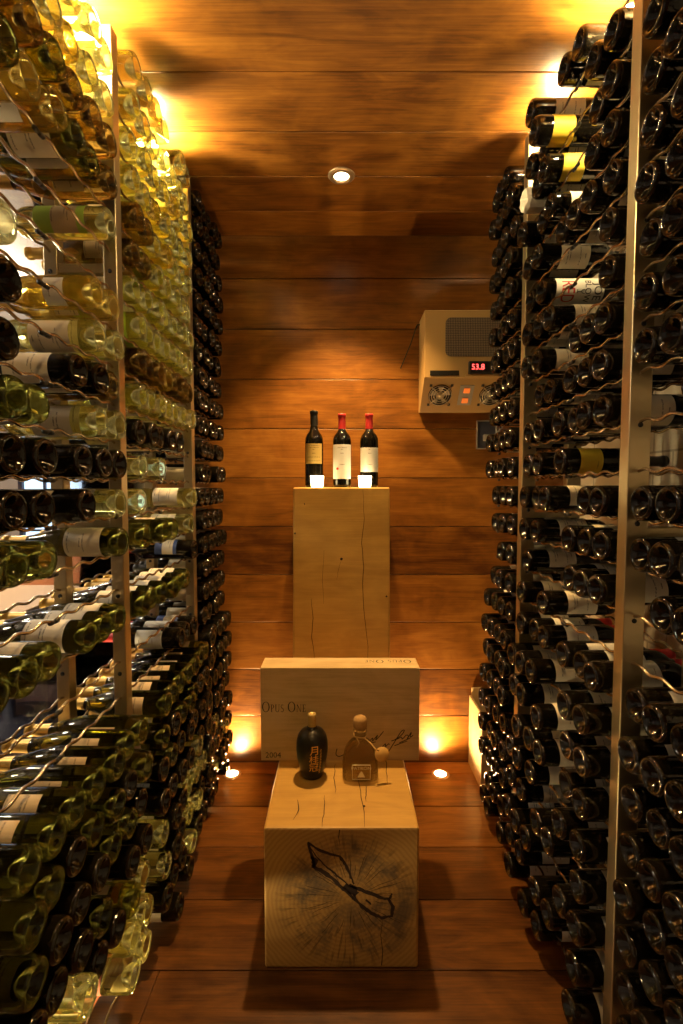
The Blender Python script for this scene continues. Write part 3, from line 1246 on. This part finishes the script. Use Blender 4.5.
crackp([(0.088, 1.37), (0.092, 1.25), (0.083, 1.15), (0.090, 1.05), (0.086, 0.95), (0.094, 0.85), (0.108, 0.72), (0.11, 0.6)], 0.0026)
crackp([(-0.072, 1.12), (-0.08, 1.0), (-0.074, 0.90)], 0.0012)
crackp([(-0.125, 0.92), (-0.118, 0.84), (-0.122, 0.76), (-0.112, 0.66)], 0.0028)
crackp([(0.0, 1.08), (-0.012, 1.04), (-0.02, 1.0)], 0.0010)
for x, z, r in ((0.0, 1.085, 0.0055), (-0.190, 1.19, 0.004), (0.185, 0.93, 0.004), (-0.15, 1.31, 0.003)):
    mb.lathe([(0.0, 0.0), (r, 0.0002), (0.0, 0.0008)], 10, 1, mat=Matrix.Translation((x, PY0, z)) @ Matrix.Rotation(PI / 2, 4, 'X'))
o = mb.build('timber_pedestal', [M['beam'], M['crack']])
tag(o, 'tall square timber pedestal against the plank wall carrying three bottles', 'pedestal')


# ------------------------------------------------------------------ wooden wine case
def ring(mb, cx, cy, ro, ri, a0, a1, T, n=24):
    out, inn = [], []
    for i in range(n + 1):
        a = math.radians(a0 + (a1 - a0) * i / n)
        out.append(mb.bm.verts.new(T(cx + ro[0] * math.cos(a), cy + ro[1] * math.sin(a))))
        inn.append(mb.bm.verts.new(T(cx + ri[0] * math.cos(a), cy + ri[1] * math.sin(a))))
    for i in range(n):
        mb.bm.faces.new((out[i], out[i + 1], inn[i + 1], inn[i]))


def bar(mb, x0, y0, x1, y1, T):
    mb.poly([T(x0, y0), T(x1, y0), T(x1, y1), T(x0, y1)])


def quad(mb, pts, T):
    mb.poly([T(*p) for p in pts])


def serif_letter(mb, ch, x, h, T0):
    T = lambda u, v: T0(x + u * h, v * h)
    if ch == 'O':
        ring(mb, 0.46, 0.5, (0.46, 0.52), (0.33, 0.47), 0, 360, T, 36)
        return 1.0
    if ch == 'P':
        bar(mb, 0.08, 0, 0.20, 1, T); bar(mb, 0, 0, 0.29, 0.04, T); bar(mb, 0, 0.96, 0.2, 1.0, T)
        ring(mb, 0.2, 0.73, (0.36, 0.27), (0.24, 0.23), -90, 90, T)
        return 0.64
    if ch == 'U':
        bar(mb, 0.08, 0.3, 0.20, 1, T); bar(mb, 0.62, 0.3, 0.68, 1, T)
        bar(mb, 0.0, 0.96, 0.28, 1, T); bar(mb, 0.54, 0.96, 0.77, 1, T)
        ring(mb, 0.38, 0.31, (0.30, 0.33), (0.20, 0.27), 180, 360, T)
        return 0.84
    if ch == 'S':
        ring(mb, 0.27, 0.745, (0.22, 0.27), (0.13, 0.22), 25, 255, T)
        ring(mb, 0.27, 0.26, (0.25, 0.28), (0.15, 0.23), -150, 80, T)
        quad(mb, [(0.10, 0.58), (0.22, 0.50), (0.40, 0.42), (0.46, 0.50), (0.32, 0.53), (0.19, 0.62)], T)
        return 0.58
    if ch == 'N':
        bar(mb, 0.09, 0, 0.14, 1, T); bar(mb, 0.70, 0, 0.75, 1, T)
        quad(mb, [(0.05, 1), (0.20, 1), (0.75, 0.0), (0.68, 0.0)], T)
        bar(mb, 0, 0, 0.23, 0.04, T); bar(mb, 0.61, 0.96, 0.84, 1, T)
        return 0.92
    if ch == 'E':
        bar(mb, 0.08, 0, 0.20, 1, T); bar(mb, 0, 0, 0.52, 0.05, T); bar(mb, 0, 0.95, 0.50, 1, T); bar(mb, 0.2, 0.49, 0.42, 0.54, T)
        bar(mb, 0.48, 0.05, 0.52, 0.2, T); bar(mb, 0.46, 0.82, 0.50, 0.95, T); bar(mb, 0.39, 0.42, 0.42, 0.61, T)
        return 0.66
    return 0.4


def serif_line(mb, word, big, small, T0, gap=0.1):
    x = 0.0
    first = True
    for ch in word:
        if ch == ' ':
            x += small * 0.55
            first = True
            continue
        h = big if first else small
        first = False
        x += serif_letter(mb, ch, x, h, T0) * h + small * gap
    return x


CY0, CY1, CX0, CX1, CZ0, CZ1 = 1.642, 1.742, -0.283, 0.273, SZ, SZ + 0.332
ct = thing('wooden_wine_case', 'flat pale wooden wine case standing on edge on the low timber block', 'wooden case', (0, 1.69, SZ))
W2L = Matrix.Translation((0, -1.69, -SZ))
mb = MB()
mb.box(CX0, CX1, CY0 + 0.008, CY1 - 0.008, CZ0, CZ1, 0, 0.0015)
bmesh.ops.transform(mb.bm, matrix=W2L, verts=mb.bm.verts)
mb.build('case_body', M['boxwood'], ct)
mb = MB()
mb.box(CX0, CX1, CY0, CY0 + 0.0075, CZ0, CZ1, 0, 0.0015)
bmesh.ops.transform(mb.bm, matrix=W2L, verts=mb.bm.verts)
mb.build('lid', M['boxwood'], ct)
mb = MB()
mb.box(CX0, CX1, CY1 - 0.0075, CY1, CZ0, CZ1, 0, 0.0015)
bmesh.ops.transform(mb.bm, matrix=W2L, verts=mb.bm.verts)
mb.build('back_panel', M['boxwood'], ct)
mb = MB()
yf = CY0 - 0.0006
serif_line(mb, 'OPUS ONE', 0.036, 0.0265, lambda u, v: (CX0 + 0.005 + u * 0.8, yf, 0.592 + v), 0.07)
bmesh.ops.transform(mb.bm, matrix=W2L, verts=mb.bm.verts)
mb.build('lettering', M['print'], ct)
me = text_mesh('2004', 0.028)
me.transform(W2L @ Matrix.Translation((CX0 + 0.043, yf, 0.437)) @ Matrix.Rotation(PI / 2, 4, 'X'))
me.materials.append(M['print'])
link('lettering', me, ct)
mb = MB()      # printed along the top edge, to be read from behind
serif_line(mb, 'OPUS ONE', 0.030, 0.023, lambda u, v: (CX1 - 0.022 - u, CY1 - 0.025 - v, CZ1 + 0.0006))
bmesh.ops.transform(mb.bm, matrix=W2L, verts=mb.bm.verts)
mb.build('lettering', M['print'], ct)
# two pen signatures


def pen(mb, pts, w=0.0029):
    fine = []
    P2 = [pts[0]] + list(pts) + [pts[-1]]
    for i in range(1, len(P2) - 2):
        p0, p1, p2, p3 = P2[i - 1], P2[i], P2[i + 1], P2[i + 2]
        for j in range(6):
            t = j / 6
            q = [0.5 * (2 * p1[k] + (p2[k] - p0[k]) * t + (2 * p0[k] - 5 * p1[k] + 4 * p2[k] - p3[k]) * t * t + (3 * p1[k] - p0[k] - 3 * p2[k] + p3[k]) * t ** 3) for k in (0, 1)]
            fine.append(q)
    fine.append(pts[-1])
    # picture units of the front panel: 286 px to a metre
    P3 = [((x - 341.5) / 288.0, CY0, CZ0 + (761.5 - y) / 289.0) for x, y in fine]
    mb.ribbon(P3, w, (0, -1, 0), 0, 0.0007)


mb = MB()
pen(mb, [(386, 757), (391, 749), (397, 739), (402, 731), (405, 730), (402, 735), (395, 740), (392, 741), (398, 739), (402, 737), (403, 739), (407, 735), (409, 736), (408, 739), (412, 732), (411, 737), (414, 735)])
pen(mb, [(400, 743), (411, 738)])
pen(mb, [(395, 746), (408, 741)])
pen(mb, [(383, 747), (386, 744), (386, 747), (389, 744), (390, 745)])
bmesh.ops.transform(mb.bm, matrix=W2L, verts=mb.bm.verts)
mb.build('signature', M['print'], ct)
mb = MB()
pen(mb, [(337, 749), (336, 755), (340, 757), (350, 751), (356, 742), (353, 740), (350, 748), (358, 744), (364, 740), (365, 744), (369, 739), (368, 743), (373, 738), (373, 741), (378, 735), (376, 740), (380, 736), (384, 731)])
pen(mb, [(366, 744), (376, 742)])
bmesh.ops.transform(mb.bm, matrix=W2L, verts=mb.bm.verts)
mb.build('signature', M['print'], ct)


# ------------------------------------------------------------------ black ceramic bottle
t = thing('ceramic_bottle', 'black ceramic bottle with gilt characters and brass cap on low timber block', 'bottle', (-0.098, 1.556, SZ))
t.scale = (1.06, 1.06, 1.01)
prof = [(0.0, 0.002), (0.026, 0.0), (0.031, 0.003), (0.040, 0.030), (0.047, 0.065), (0.050, 0.095), (0.049, 0.118), (0.044, 0.138), (0.034, 0.152), (0.022, 0.159), (0.0155, 0.163), (0.014, 0.168), (0.0, 0.168)]
mb = MB()
mb.lathe(prof, 40)
mb.build('body', M['ceramic'], t)
mb = MB()
mb.lathe([(0.0, 0.168), (0.0135, 0.168), (0.0138, 0.170), (0.0138, 0.203), (0.0132, 0.208), (0.009, 0.209), (0.0075, 0.206), (0.0, 0.206)], 24)
mb.build('cap', M['cap_gold'], t)


def cer_r(z):
    for (r0, z0), (r1, z1) in zip(prof[:-1], prof[1:]):
        if z0 < z1 and z0 <= z <= z1:
            return r0 + (r1 - r0) * (z - z0) / (z1 - z0)
    return 0.04


try:
    for i, ch in enumerate('\u6708\u6842\u51a0'):
        me = text_mesh(ch, 0.031)
        subdiv(me, 2)
        wrap_text(me, cer_r, -PI / 2 + 0.18, 0.110 - 0.029 * i, lift=0.0007)
        me.materials.append(M['gilt'])
        link('character', me, t)
except Exception as ex:
    print('characters', ex)
mb = MB()
for i in range(9):      # column of small gilt characters
    z = 0.108 - i * 0.0095
    a = -PI / 2 + 0.62
    for dz, w in ((0.002, 0.006), (-0.001, 0.004), (-0.003, 0.006)):
        r = cer_r(z) + 0.0007
        pts = [(r * math.cos(a + u / r), r * math.sin(a + u / r), z + dz) for u in (-w / 2, 0, w / 2)]
        mb.tube(pts, 0.0006, 5)
mb.build('small_characters', M['gilt'], t)

# ------------------------------------------------------------------ squat decanter bottle with cork
t = thing('tequila_bottle', 'squat clear glass bottle with round cork and paper tag on low timber block', 'bottle', (0.062, 1.555, SZ))
t.scale = (1.06, 1.06, 0.99)


def squarish(prof, segs=48):
    mb = MB()
    rings = []
    for hw, hd, e, z in prof:
        ring_ = []
        for k in range(segs):
            a = 2 * PI * k / segs
            c, s = math.cos(a), math.sin(a)
            ring_.append(mb.bm.verts.new((hw * math.copysign(abs(c) ** e, c), hd * math.copysign(abs(s) ** e, s), z)))
        rings.append(ring_)
    for a, c in zip(rings[:-1], rings[1:]):
        for k in range(segs):
            f = mb.bm.faces.new((a[k], a[(k + 1) % segs], c[(k + 1) % segs], c[k]))
            f.smooth = True
    mb.bm.faces.new(list(reversed(rings[0])))
    mb.bm.faces.new(rings[-1])
    return mb


mb = squarish([(0.046, 0.034, 0.45, 0.0), (0.054, 0.040, 0.42, 0.004), (0.056, 0.042, 0.42, 0.015), (0.055, 0.041, 0.45, 0.05), (0.050, 0.039, 0.52, 0.080), (0.042, 0.035, 0.65, 0.103), (0.032, 0.029, 0.85, 0.118),
               (0.024, 0.023, 1.0, 0.125), (0.018, 0.018, 1.0, 0.132), (0.0165, 0.0165, 1.0, 0.150), (0.021, 0.021, 1.0, 0.153), (0.021, 0.021, 1.0, 0.163), (0.017, 0.017, 1.0, 0.165)])
mb.build('glass_body', M['tequila'], t)
mb = MB()
mb.lathe([(0.0, 0.160), (0.018, 0.1655), (0.0215, 0.168), (0.0220, 0.178), (0.0215, 0.192), (0.0185, 0.200), (0.011, 0.2045), (0.0, 0.2055)], 24)
mb.build('cork', M['cork'], t)
mb = MB()
mb.tube([(0.020 * math.cos(2 * PI * i / 20), 0.020 * math.sin(2 * PI * i / 20), 0.140 + 0.001 * math.sin(i)) for i in range(21)], 0.0024, 6)
mb.tube([(0.012, -0.017, 0.140), (0.03, -0.028, 0.128), (0.045, -0.036, 0.112), (0.056, -0.03, 0.104)], 0.0022, 6)
mb.tube([(-0.012, -0.017, 0.140), (-0.004, -0.028, 0.128), (-0.012, -0.034, 0.116)], 0.0018, 6)
mb.build('ribbon', M['ribbon'], t)
mb = MB()
mb.lathe([(0.0, 0.0), (0.022, 0.0), (0.0225, 0.001), (0.022, 0.002), (0.0, 0.002)], 24,
         mat=Matrix.Translation((0.066, -0.028, 0.090)) @ Matrix.Rotation(math.radians(20), 4, 'Y') @ Matrix.Rotation(math.radians(70), 4, 'X'))
mb.build('paper_tag', M['tagpaper'], t)
mb = MB()      # framed panel on the front
yq = -0.0432
for (x0, x1, z0, z1) in ((-0.026, 0.030, 0.062, 0.064), (-0.026, 0.030, 0.014, 0.0155), (-0.026, -0.0248, 0.014, 0.064), (0.0288, 0.030, 0.014, 0.064)):
    mb.box(x0, x1, yq - 0.001, yq + 0.001, z0, z1)
quad(mb, [(-0.010, 0.022), (0.014, 0.022), (0.006, 0.038), (0.002, 0.043), (-0.003, 0.036)], lambda u, v: (u, yq - 0.0012, v))
mb.build('label_frame', M['etch'], t)
me = text_mesh('PATR\u00d3N', 0.0155)
me.transform(Matrix.Translation((0.002, yq - 0.0014, 0.054)) @ Matrix.Rotation(PI / 2, 4, 'X'))
me.materials.append(M['etch'])
link('lettering', me, t)


# ------------------------------------------------------------------ three bottles and two candles on the pedestal
def shelf_bottle(x, y, kind, lab, foil, z0, z1, half, label, seal=False):
    o = link('wine_bottle', glass_mesh(kind, 'dark'))
    o.location = (x, y, PZ)
    o.rotation_euler = (0, 0, -PI / 2)
    o.scale = (1.06, 1.06, 1.03)
    tag(o, label, 'wine bottle', 'bottles on the timber pedestal')
    link('label', label_mesh(kind, lab, z0, z1, half), o)
    link('foil_capsule', foil_mesh(kind, foil), o)
    if seal:
        mb = MB()
        r = r_at(kind, 0.08) + 0.001
        a = -0.5
        mb.lathe([(0.0, 0.0), (0.0055, 0.0), (0.0, 0.0006)], 14, mat=Matrix.Translation((r * math.cos(a), r * math.sin(a), 0.075)) @ Matrix.Rotation(a, 4, 'Z') @ Matrix.Rotation(PI / 2, 4, 'Y'))
        mb.build('seal', M['inkred'], o)
    return o


shelf_bottle(-0.115, 2.03, 'tall', 'goldlab', 'foilblack', 0.095, 0.176, 1.0, 'dark bottle with gold label and black capsule on the timber pedestal')
shelf_bottle(0.002, 2.03, 'bordeaux', 'white', 'foilred', 0.034, 0.172, 1.25, 'middle bottle on the pedestal, red capsule, tall white label with seal', True)
shelf_bottle(0.116, 2.03, 'bordeaux', 'white', 'foilred', 0.062, 0.160, 1.25, 'bottle with red capsule and short white label, beside the candle glass')
for x, lb in ((-0.100, 'lit white candle glass in front of the gold-labelled bottle'), (0.096, 'lit white candle glass in front of the short-labelled red-capsule bottle')):
    c = thing('candle_holder', lb, 'candle', (x, 1.975, PZ), 'candle glasses on the pedestal')
    mb = MB()
    mb.lathe([(0.0, 0.0), (0.021, 0.0), (0.0245, 0.004), (0.0275, 0.047), (0.0255, 0.047), (0.0235, 0.010), (0.0, 0.008)], 28)
    mb.build('glass_cup', M['candle'], c)
    mb = MB()
    mb.lathe([(0.0, 0.009), (0.021, 0.009), (0.022, 0.026), (0.0, 0.027)], 20)
    mb.tube([(0, 0, 0.027), (0.0005, 0, 0.034)], 0.0007, 5)
    mb.build('wax', M['candle'], c)

# ------------------------------------------------------------------ cooling unit
AX0, AX1, AYF, AZ0, AZM, AZ1 = 0.372, 0.86, 2.175, 1.735, 1.865, 2.165
ac = thing('cooling_unit', 'tan wall-mounted cooling unit with grille, fans and red display', 'cooling unit', (AX0, BACK_Y, AZ0))
W = Matrix.Translation((-AX0, -BACK_Y, -AZ0))


def acpart(mb, name, mats, parent=ac):
    bmesh.ops.transform(mb.bm, matrix=W, verts=mb.bm.verts)
    return mb.build(name, mats, parent)


mb = MB()
prof = [(BACK_Y - 0.001, AZ0), (2.302, AZ0), (2.298, AZ0 + 0.004), (AYF + 0.012, AZM), (AYF, AZM + 0.004), (AYF, AZ1 - 0.006), (AYF + 0.006, AZ1), (BACK_Y - 0.001, AZ1)]
va = [mb.bm.verts.new((AX0, y, z)) for y, z in prof]
vb = [mb.bm.verts.new((AX1, y, z)) for y, z in prof]
mb.bm.faces.new(va)
mb.bm.faces.new(list(reversed(vb)))
for i in range(len(prof)):
    j = (i + 1) % len(prof)
    mb.bm.faces.new((va[i], vb[i], vb[j], va[j]))
acpart(mb, 'casing', M['accasing'])


def rrect(cx, cz, w, h, r, y0, y1, mb, mi=0, n=6):
    pts = []
    for qx, qz, a0 in ((1, 1, 0), (-1, 1, 90), (-1, -1, 180), (1, -1, 270)):
        for i in range(n + 1):
            a = math.radians(a0 + 90 * i / n)
            pts.append((cx + qx * (w / 2 - r) + r * math.cos(a), cz + qz * (h / 2 - r) + r * math.sin(a)))
    A = [mb.bm.verts.new((x, y0, z)) for x, z in pts]
    B = [mb.bm.verts.new((x, y1, z)) for x, z in pts]
    mb.bm.faces.new(A).material_index = mi
    mb.bm.faces.new(list(reversed(B))).material_index = mi
    for i in range(len(pts)):
        j = (i + 1) % len(pts)
        mb.bm.faces.new((A[i], A[j], B[j], B[i])).material_index = mi


mb = MB()
rrect(0.585, 2.045, 0.245, 0.170, 0.025, AYF - 0.003, AYF + 0.002, mb)
acpart(mb, 'grille', M['mesh'])
mb = MB()
mb.box(0.565, 0.700, AYF - 0.022, AYF, 1.882, 1.935, 0, 0.003)
dp = acpart(mb, 'display', M['blackp'])
me = text_mesh('53.8', 0.034)
me.transform(W @ Matrix.Translation((0.604, AYF - 0.0235, 1.909)) @ Matrix.Rotation(PI / 2, 4, 'X'))
me.materials.append(M['led'])
link('digits', me, dp)
mb = MB()
mb.box(0.395, 0.525, AYF - 0.003, AYF, 1.876, 1.898, 0, 0.001)
acpart(mb, 'name_strip', M['blackp'])
mb = MB()
mb.box(0.552, 0.715, AYF - 0.012, AYF, 1.869, 1.880, 0, 0.002)
acpart(mb, 'ledge', M['accasing'])
# lower sloping face: fans and switches sit on its plane
sl0, sl1 = Vector((0, AYF + 0.012, AZM)), Vector((0, 2.298, AZ0 + 0.004))
sd = (sl1 - sl0).normalized()
sn = Vector((1, 0, 0)).cross(sd)
if sn.y > 0:
    sn = -sn
mid = (sl0 + sl1) / 2
basis = Matrix(((1, -sd.x * 1, sn.x, 0), (0, -sd.y, sn.y, 0), (0, -sd.z, sn.z, 0), (0, 0, 0, 1)))


def on_slope(x, up=0.0, out=0.0):
    return Matrix.Translation((x, mid.y, mid.z)) @ basis @ Matrix.Translation((0, up, out))


for fx in (0.455, 0.690):
    mb = MB()
    mb.lathe([(0.0, -0.002), (0.054, -0.002), (0.054, 0.002), (0.0, 0.002)], 32, mat=on_slope(fx))
    fan = acpart(mb, 'fan', M['blackp'])
    mb = MB()
    for r in (0.018, 0.029, 0.040, 0.051):
        mb.tube([on_slope(fx, 0, 0.006) @ Vector((r * math.cos(2 * PI * i / 28), r * math.sin(2 * PI * i / 28), 0)) for i in range(29)], 0.0014, 6)
    for a in range(4):
        q = PI / 4 + a * PI / 2
        mb.tube([on_slope(fx, 0, 0.007) @ Vector((r * math.cos(q), r * math.sin(q), 0)) for r in (0.008, 0.03, 0.062)], 0.0022, 6)
    mb.lathe([(0.0, 0.004), (0.015, 0.004), (0.015, 0.008), (0.0, 0.008)], 18, mat=on_slope(fx))
    acpart(mb, 'fan_guard', M['chrome'], fan)
    mb = MB()
    for a in range(5):
        q = a * 2 * PI / 5
        pts = [on_slope(fx, 0, 0.0035) @ Vector((r * math.cos(q + d), r * math.sin(q + d), 0)) for r, d in ((0.012, 0.0), (0.046, 0.05), (0.048, 0.65), (0.014, 0.5))]
        mb.poly([tuple(p) for p in pts])
    acpart(mb, 'fan_blades', M['greyp'], fan)
    for sx in (-1, 1):
        for sz in (-1, 1):
            mb = MB()
            mb.box(-0.006, 0.006, -0.006, 0.006, 0, 0.003, 0, 0.001, mat=on_slope(fx) @ Matrix.Translation((sx * 0.048, sz * 0.05, 0)))
            acpart(mb, 'screw', M['rubber'], fan)
mb = MB()
mb.box(-0.032, 0.032, -0.052, 0.052, 0, 0.003, 0, 0.001, mat=on_slope(0.573))
sw = acpart(mb, 'switch_plate', M['greyp'])
for up in (-0.026, 0.026):
    mb = MB()
    mb.box(-0.014, 0.014, -0.012, 0.012, 0.003, 0.009, 0, 0.002, mat=on_slope(0.573, up))
    acpart(mb, 'rocker_switch', M['rocker'], sw)

mb = MB()
mb.tube([(0.355, BACK_Y - 0.012, 2.135), (0.330, BACK_Y - 0.012, 2.06), (0.283, BACK_Y - 0.008, 1.945)], 0.0026, 8)
mb.tube([(0.355, BACK_Y - 0.012, 2.135), (0.362, BACK_Y - 0.012, 2.150), (0.372, BACK_Y - 0.012, 2.150)], 0.004, 8)
acpart(mb, 'probe_cable', M['rubber'])

t = thing('wall_outlet', 'clear-covered wall outlet with plug below the cooling unit', 'outlet', (0.70, BACK_Y, 1.63))
mb = MB()
rrect(0, 0, 0.090, 0.135, 0.006, -0.006, 0.0, mb)
mb.build('backplate', M['slate'], t)
mb = MB()
for (x0, x1, z0, z1) in ((-0.048, 0.048, 0.064, 0.068), (-0.048, 0.048, -0.068, -0.064), (-0.048, -0.044, -0.068, 0.068), (0.044, 0.048, -0.068, 0.068)):
    mb.box(x0, x1, -0.014, 0.0, z0, z1)
mb.build('cover_rim', M['greyp'], t)
mb = MB()
mb.box(-0.018, 0.012, -0.035, -0.006, -0.030, 0.000, 0, 0.004)
mb.tube([(0.0, -0.034, -0.015), (0.02, -0.055, -0.01), (0.06, -0.05, 0.03), (0.09, -0.03, 0.09)], 0.004, 8)
mb.build('plug', M['greyp'], t)

# ------------------------------------------------------------------ crate on the floor
c = thing('wooden_crate', 'open pale wooden crate on the floor at the rack end', 'crate', (0.80, 2.22, 0))
for nm, b6 in (('side_panel', (-0.165, -0.155, -0.10, 0.115, 0.0, 0.345)), ('side_panel', (0.155, 0.165, -0.10, 0.115, 0.0, 0.345)), ('front_panel', (-0.155, 0.155, -0.10, -0.09, 0.0, 0.345)),
               ('back_panel', (-0.155, 0.155, 0.105, 0.115, 0.0, 0.385)), ('bottom_panel', (-0.155, 0.155, -0.09, 0.105, 0.0, 0.01))):
    mb = MB()
    mb.box(*b6, 0, 0.0012)
    mb.build(nm, M['crate'], c)


# ------------------------------------------------------------------ lamps
WARM = (1.0, 0.60, 0.22)
YELLOW = (1.0, 0.74, 0.36)


def light(name, kind, loc, energy, col=WARM, size=0.03, rot=None, spot=None, blend=0.5):
    d = bpy.data.lights.new(name, kind)
    d.energy = energy
    d.color = col
    if kind == 'AREA':
        d.size = size
    else:
        d.shadow_soft_size = size
    if kind == 'SPOT':
        d.spot_size = spot
        d.spot_blend = blend
    o = bpy.data.objects.new(name, d)
    COL.objects.link(o)
    o.location = loc
    if rot:
        o.rotation_euler = rot
    return o


def downlight(x, y, label, group, r=0.04):
    t = thing('ceiling_downlight', label, 'ceiling light', (x, y, ROOM_H), group)
    mb = MB()
    mb.lathe([(r * 0.72, -0.001), (r * 0.74, -0.006), (r * 1.05, -0.006), (r * 1.25, -0.003), (r * 1.3, 0.0), (r * 0.72, 0.0)], 36)
    mb.build('trim_ring', M['trimring'], t)
    mb = MB()
    mb.lathe([(0.0, -0.0005), (r * 0.5, -0.0012), (r * 0.72, -0.0005), (r * 0.72, 0.0), (0.0, 0.0)], 28)
    mb.build('lens', M['lamp'], t)
    return t


def uplight(x, y, label, group, r=0.034):
    t = thing('floor_uplight', label, 'floor light', (x, y, 0), group)
    mb = MB()
    mb.lathe([(r * 0.85, 0.0), (r * 0.85, 0.004), (r * 1.1, 0.004), (r * 1.25, 0.0015), (r * 1.28, 0.0), (r * 0.85, 0.0)], 32)
    mb.build('trim_ring', M['trimring'], t)
    mb = MB()
    mb.lathe([(0.0, 0.003), (r * 0.85, 0.002), (r * 0.85, 0.0), (0.0, 0.0)], 28)
    mb.build('lens', M['lamp'], t)
    return t


downlight(0.0, 1.90, 'small round recessed ceiling light above the timber blocks', 'ceiling lights')
light('aisle_spot', 'SPOT', (0, 1.90, ROOM_H - 0.012), 190, size=0.035, spot=math.radians(90), blend=0.5)
for y in (0.55, -0.7):  # unseen fill spots added over the near aisle to brighten the fronts
    light('aisle_spot', 'SPOT', (0, y, ROOM_H - 0.012), 20, size=0.035, spot=math.radians(140), blend=0.6)
for x, lb in ((-0.525, 'glowing floor uplight by the plank wall on the lounge side'), (0.475, 'glowing floor uplight by the plank wall on the crate side')):
    uplight(x, 2.238, lb, 'floor uplights by the back wall')
    light('floor_spot', 'SPOT', (x, 2.238, 0.012), 55, size=0.025, rot=(PI + 0.04, 0, 0), spot=math.radians(160), blend=1.0)
# small lamps clipped among the topmost bottles of the two racks
M['bulb'] = emis('rack bulb', (1.0, 0.74, 0.36), 3400.0)
M['bulb_low'] = emis('weaker rack bulb', (1.0, 0.74, 0.36), 1700.0)
for x, y, z, s_, mt, lb in ((-0.63, 1.65, 2.500, -1, 'bulb', 'glowing bulb clipped high in the lounge-side rack near its second visible post'),
                            (-0.65, 1.20, 2.500, -1, 'bulb', 'glowing bulb clipped high in the lounge-side rack beside its first visible post'),
                            (0.68, 1.565, 2.492, 1, 'bulb_low', 'glowing bulb clipped high in the brick-side rack beside the far post'),
                            (0.68, 1.190, 2.492, 1, 'bulb_low', 'glowing bulb clipped high in the brick-side rack beside the near post')):
    t = thing('rack_lamp', lb, 'lamp', (x, y, z), 'bulbs clipped in the racks')
    mb = MB()
    mb.lathe([(0.0, -0.018), (0.008, -0.0165), (0.015, -0.009), (0.017, 0.0), (0.015, 0.010), (0.0105, 0.018), (0.0, 0.018)], 18, mat=Matrix.Rotation(s_ * PI / 2, 4, 'Y'))
    mb.build('bulb', M[mt], t)
    mb = MB()
    mb.lathe([(0.0, 0.0185), (0.0108, 0.0185), (0.0125, 0.024), (0.0125, 0.055), (0.006, 0.062), (0.0, 0.062)], 16, mat=Matrix.Rotation(s_ * PI / 2, 4, 'Y'))
    mb.tube([(s_ * 0.05, 0, -0.01), (s_ * 0.052, 0, -0.028), (s_ * 0.052, 0, -0.036)], 0.003, 6)
    mb.build('socket', M['blackp'], t)
# lamps in the lounge
for x, y in ((-2.6, 1.2), (-2.6, 3.4)):
    light('lounge_lamp', 'POINT', (x, y, LZ - 0.35), 110, (1.0, 0.82, 0.64), size=0.16)
# low lamps at the foot of the lounge-side rack
for y, lb in ((0.98, 'floor uplight under the lounge-side rack nearest the open end'), (1.5, 'floor uplight under the lounge-side rack between its two posts')):
    uplight(-0.905, y, lb, 'floor uplights under the rack')
    light('rack_foot_lamp', 'SPOT', (-0.905, y, 0.014), 55, YELLOW, size=0.03, rot=(0, math.radians(-160), 0), spot=math.radians(150), blend=0.6)

w = bpy.data.worlds.new('world')
sc.world = w
w.use_nodes = True
w.node_tree.nodes['Background'].inputs[0].default_value = (0.05, 0.035, 0.02, 1)
w.node_tree.nodes['Background'].inputs[1].default_value = 0.2
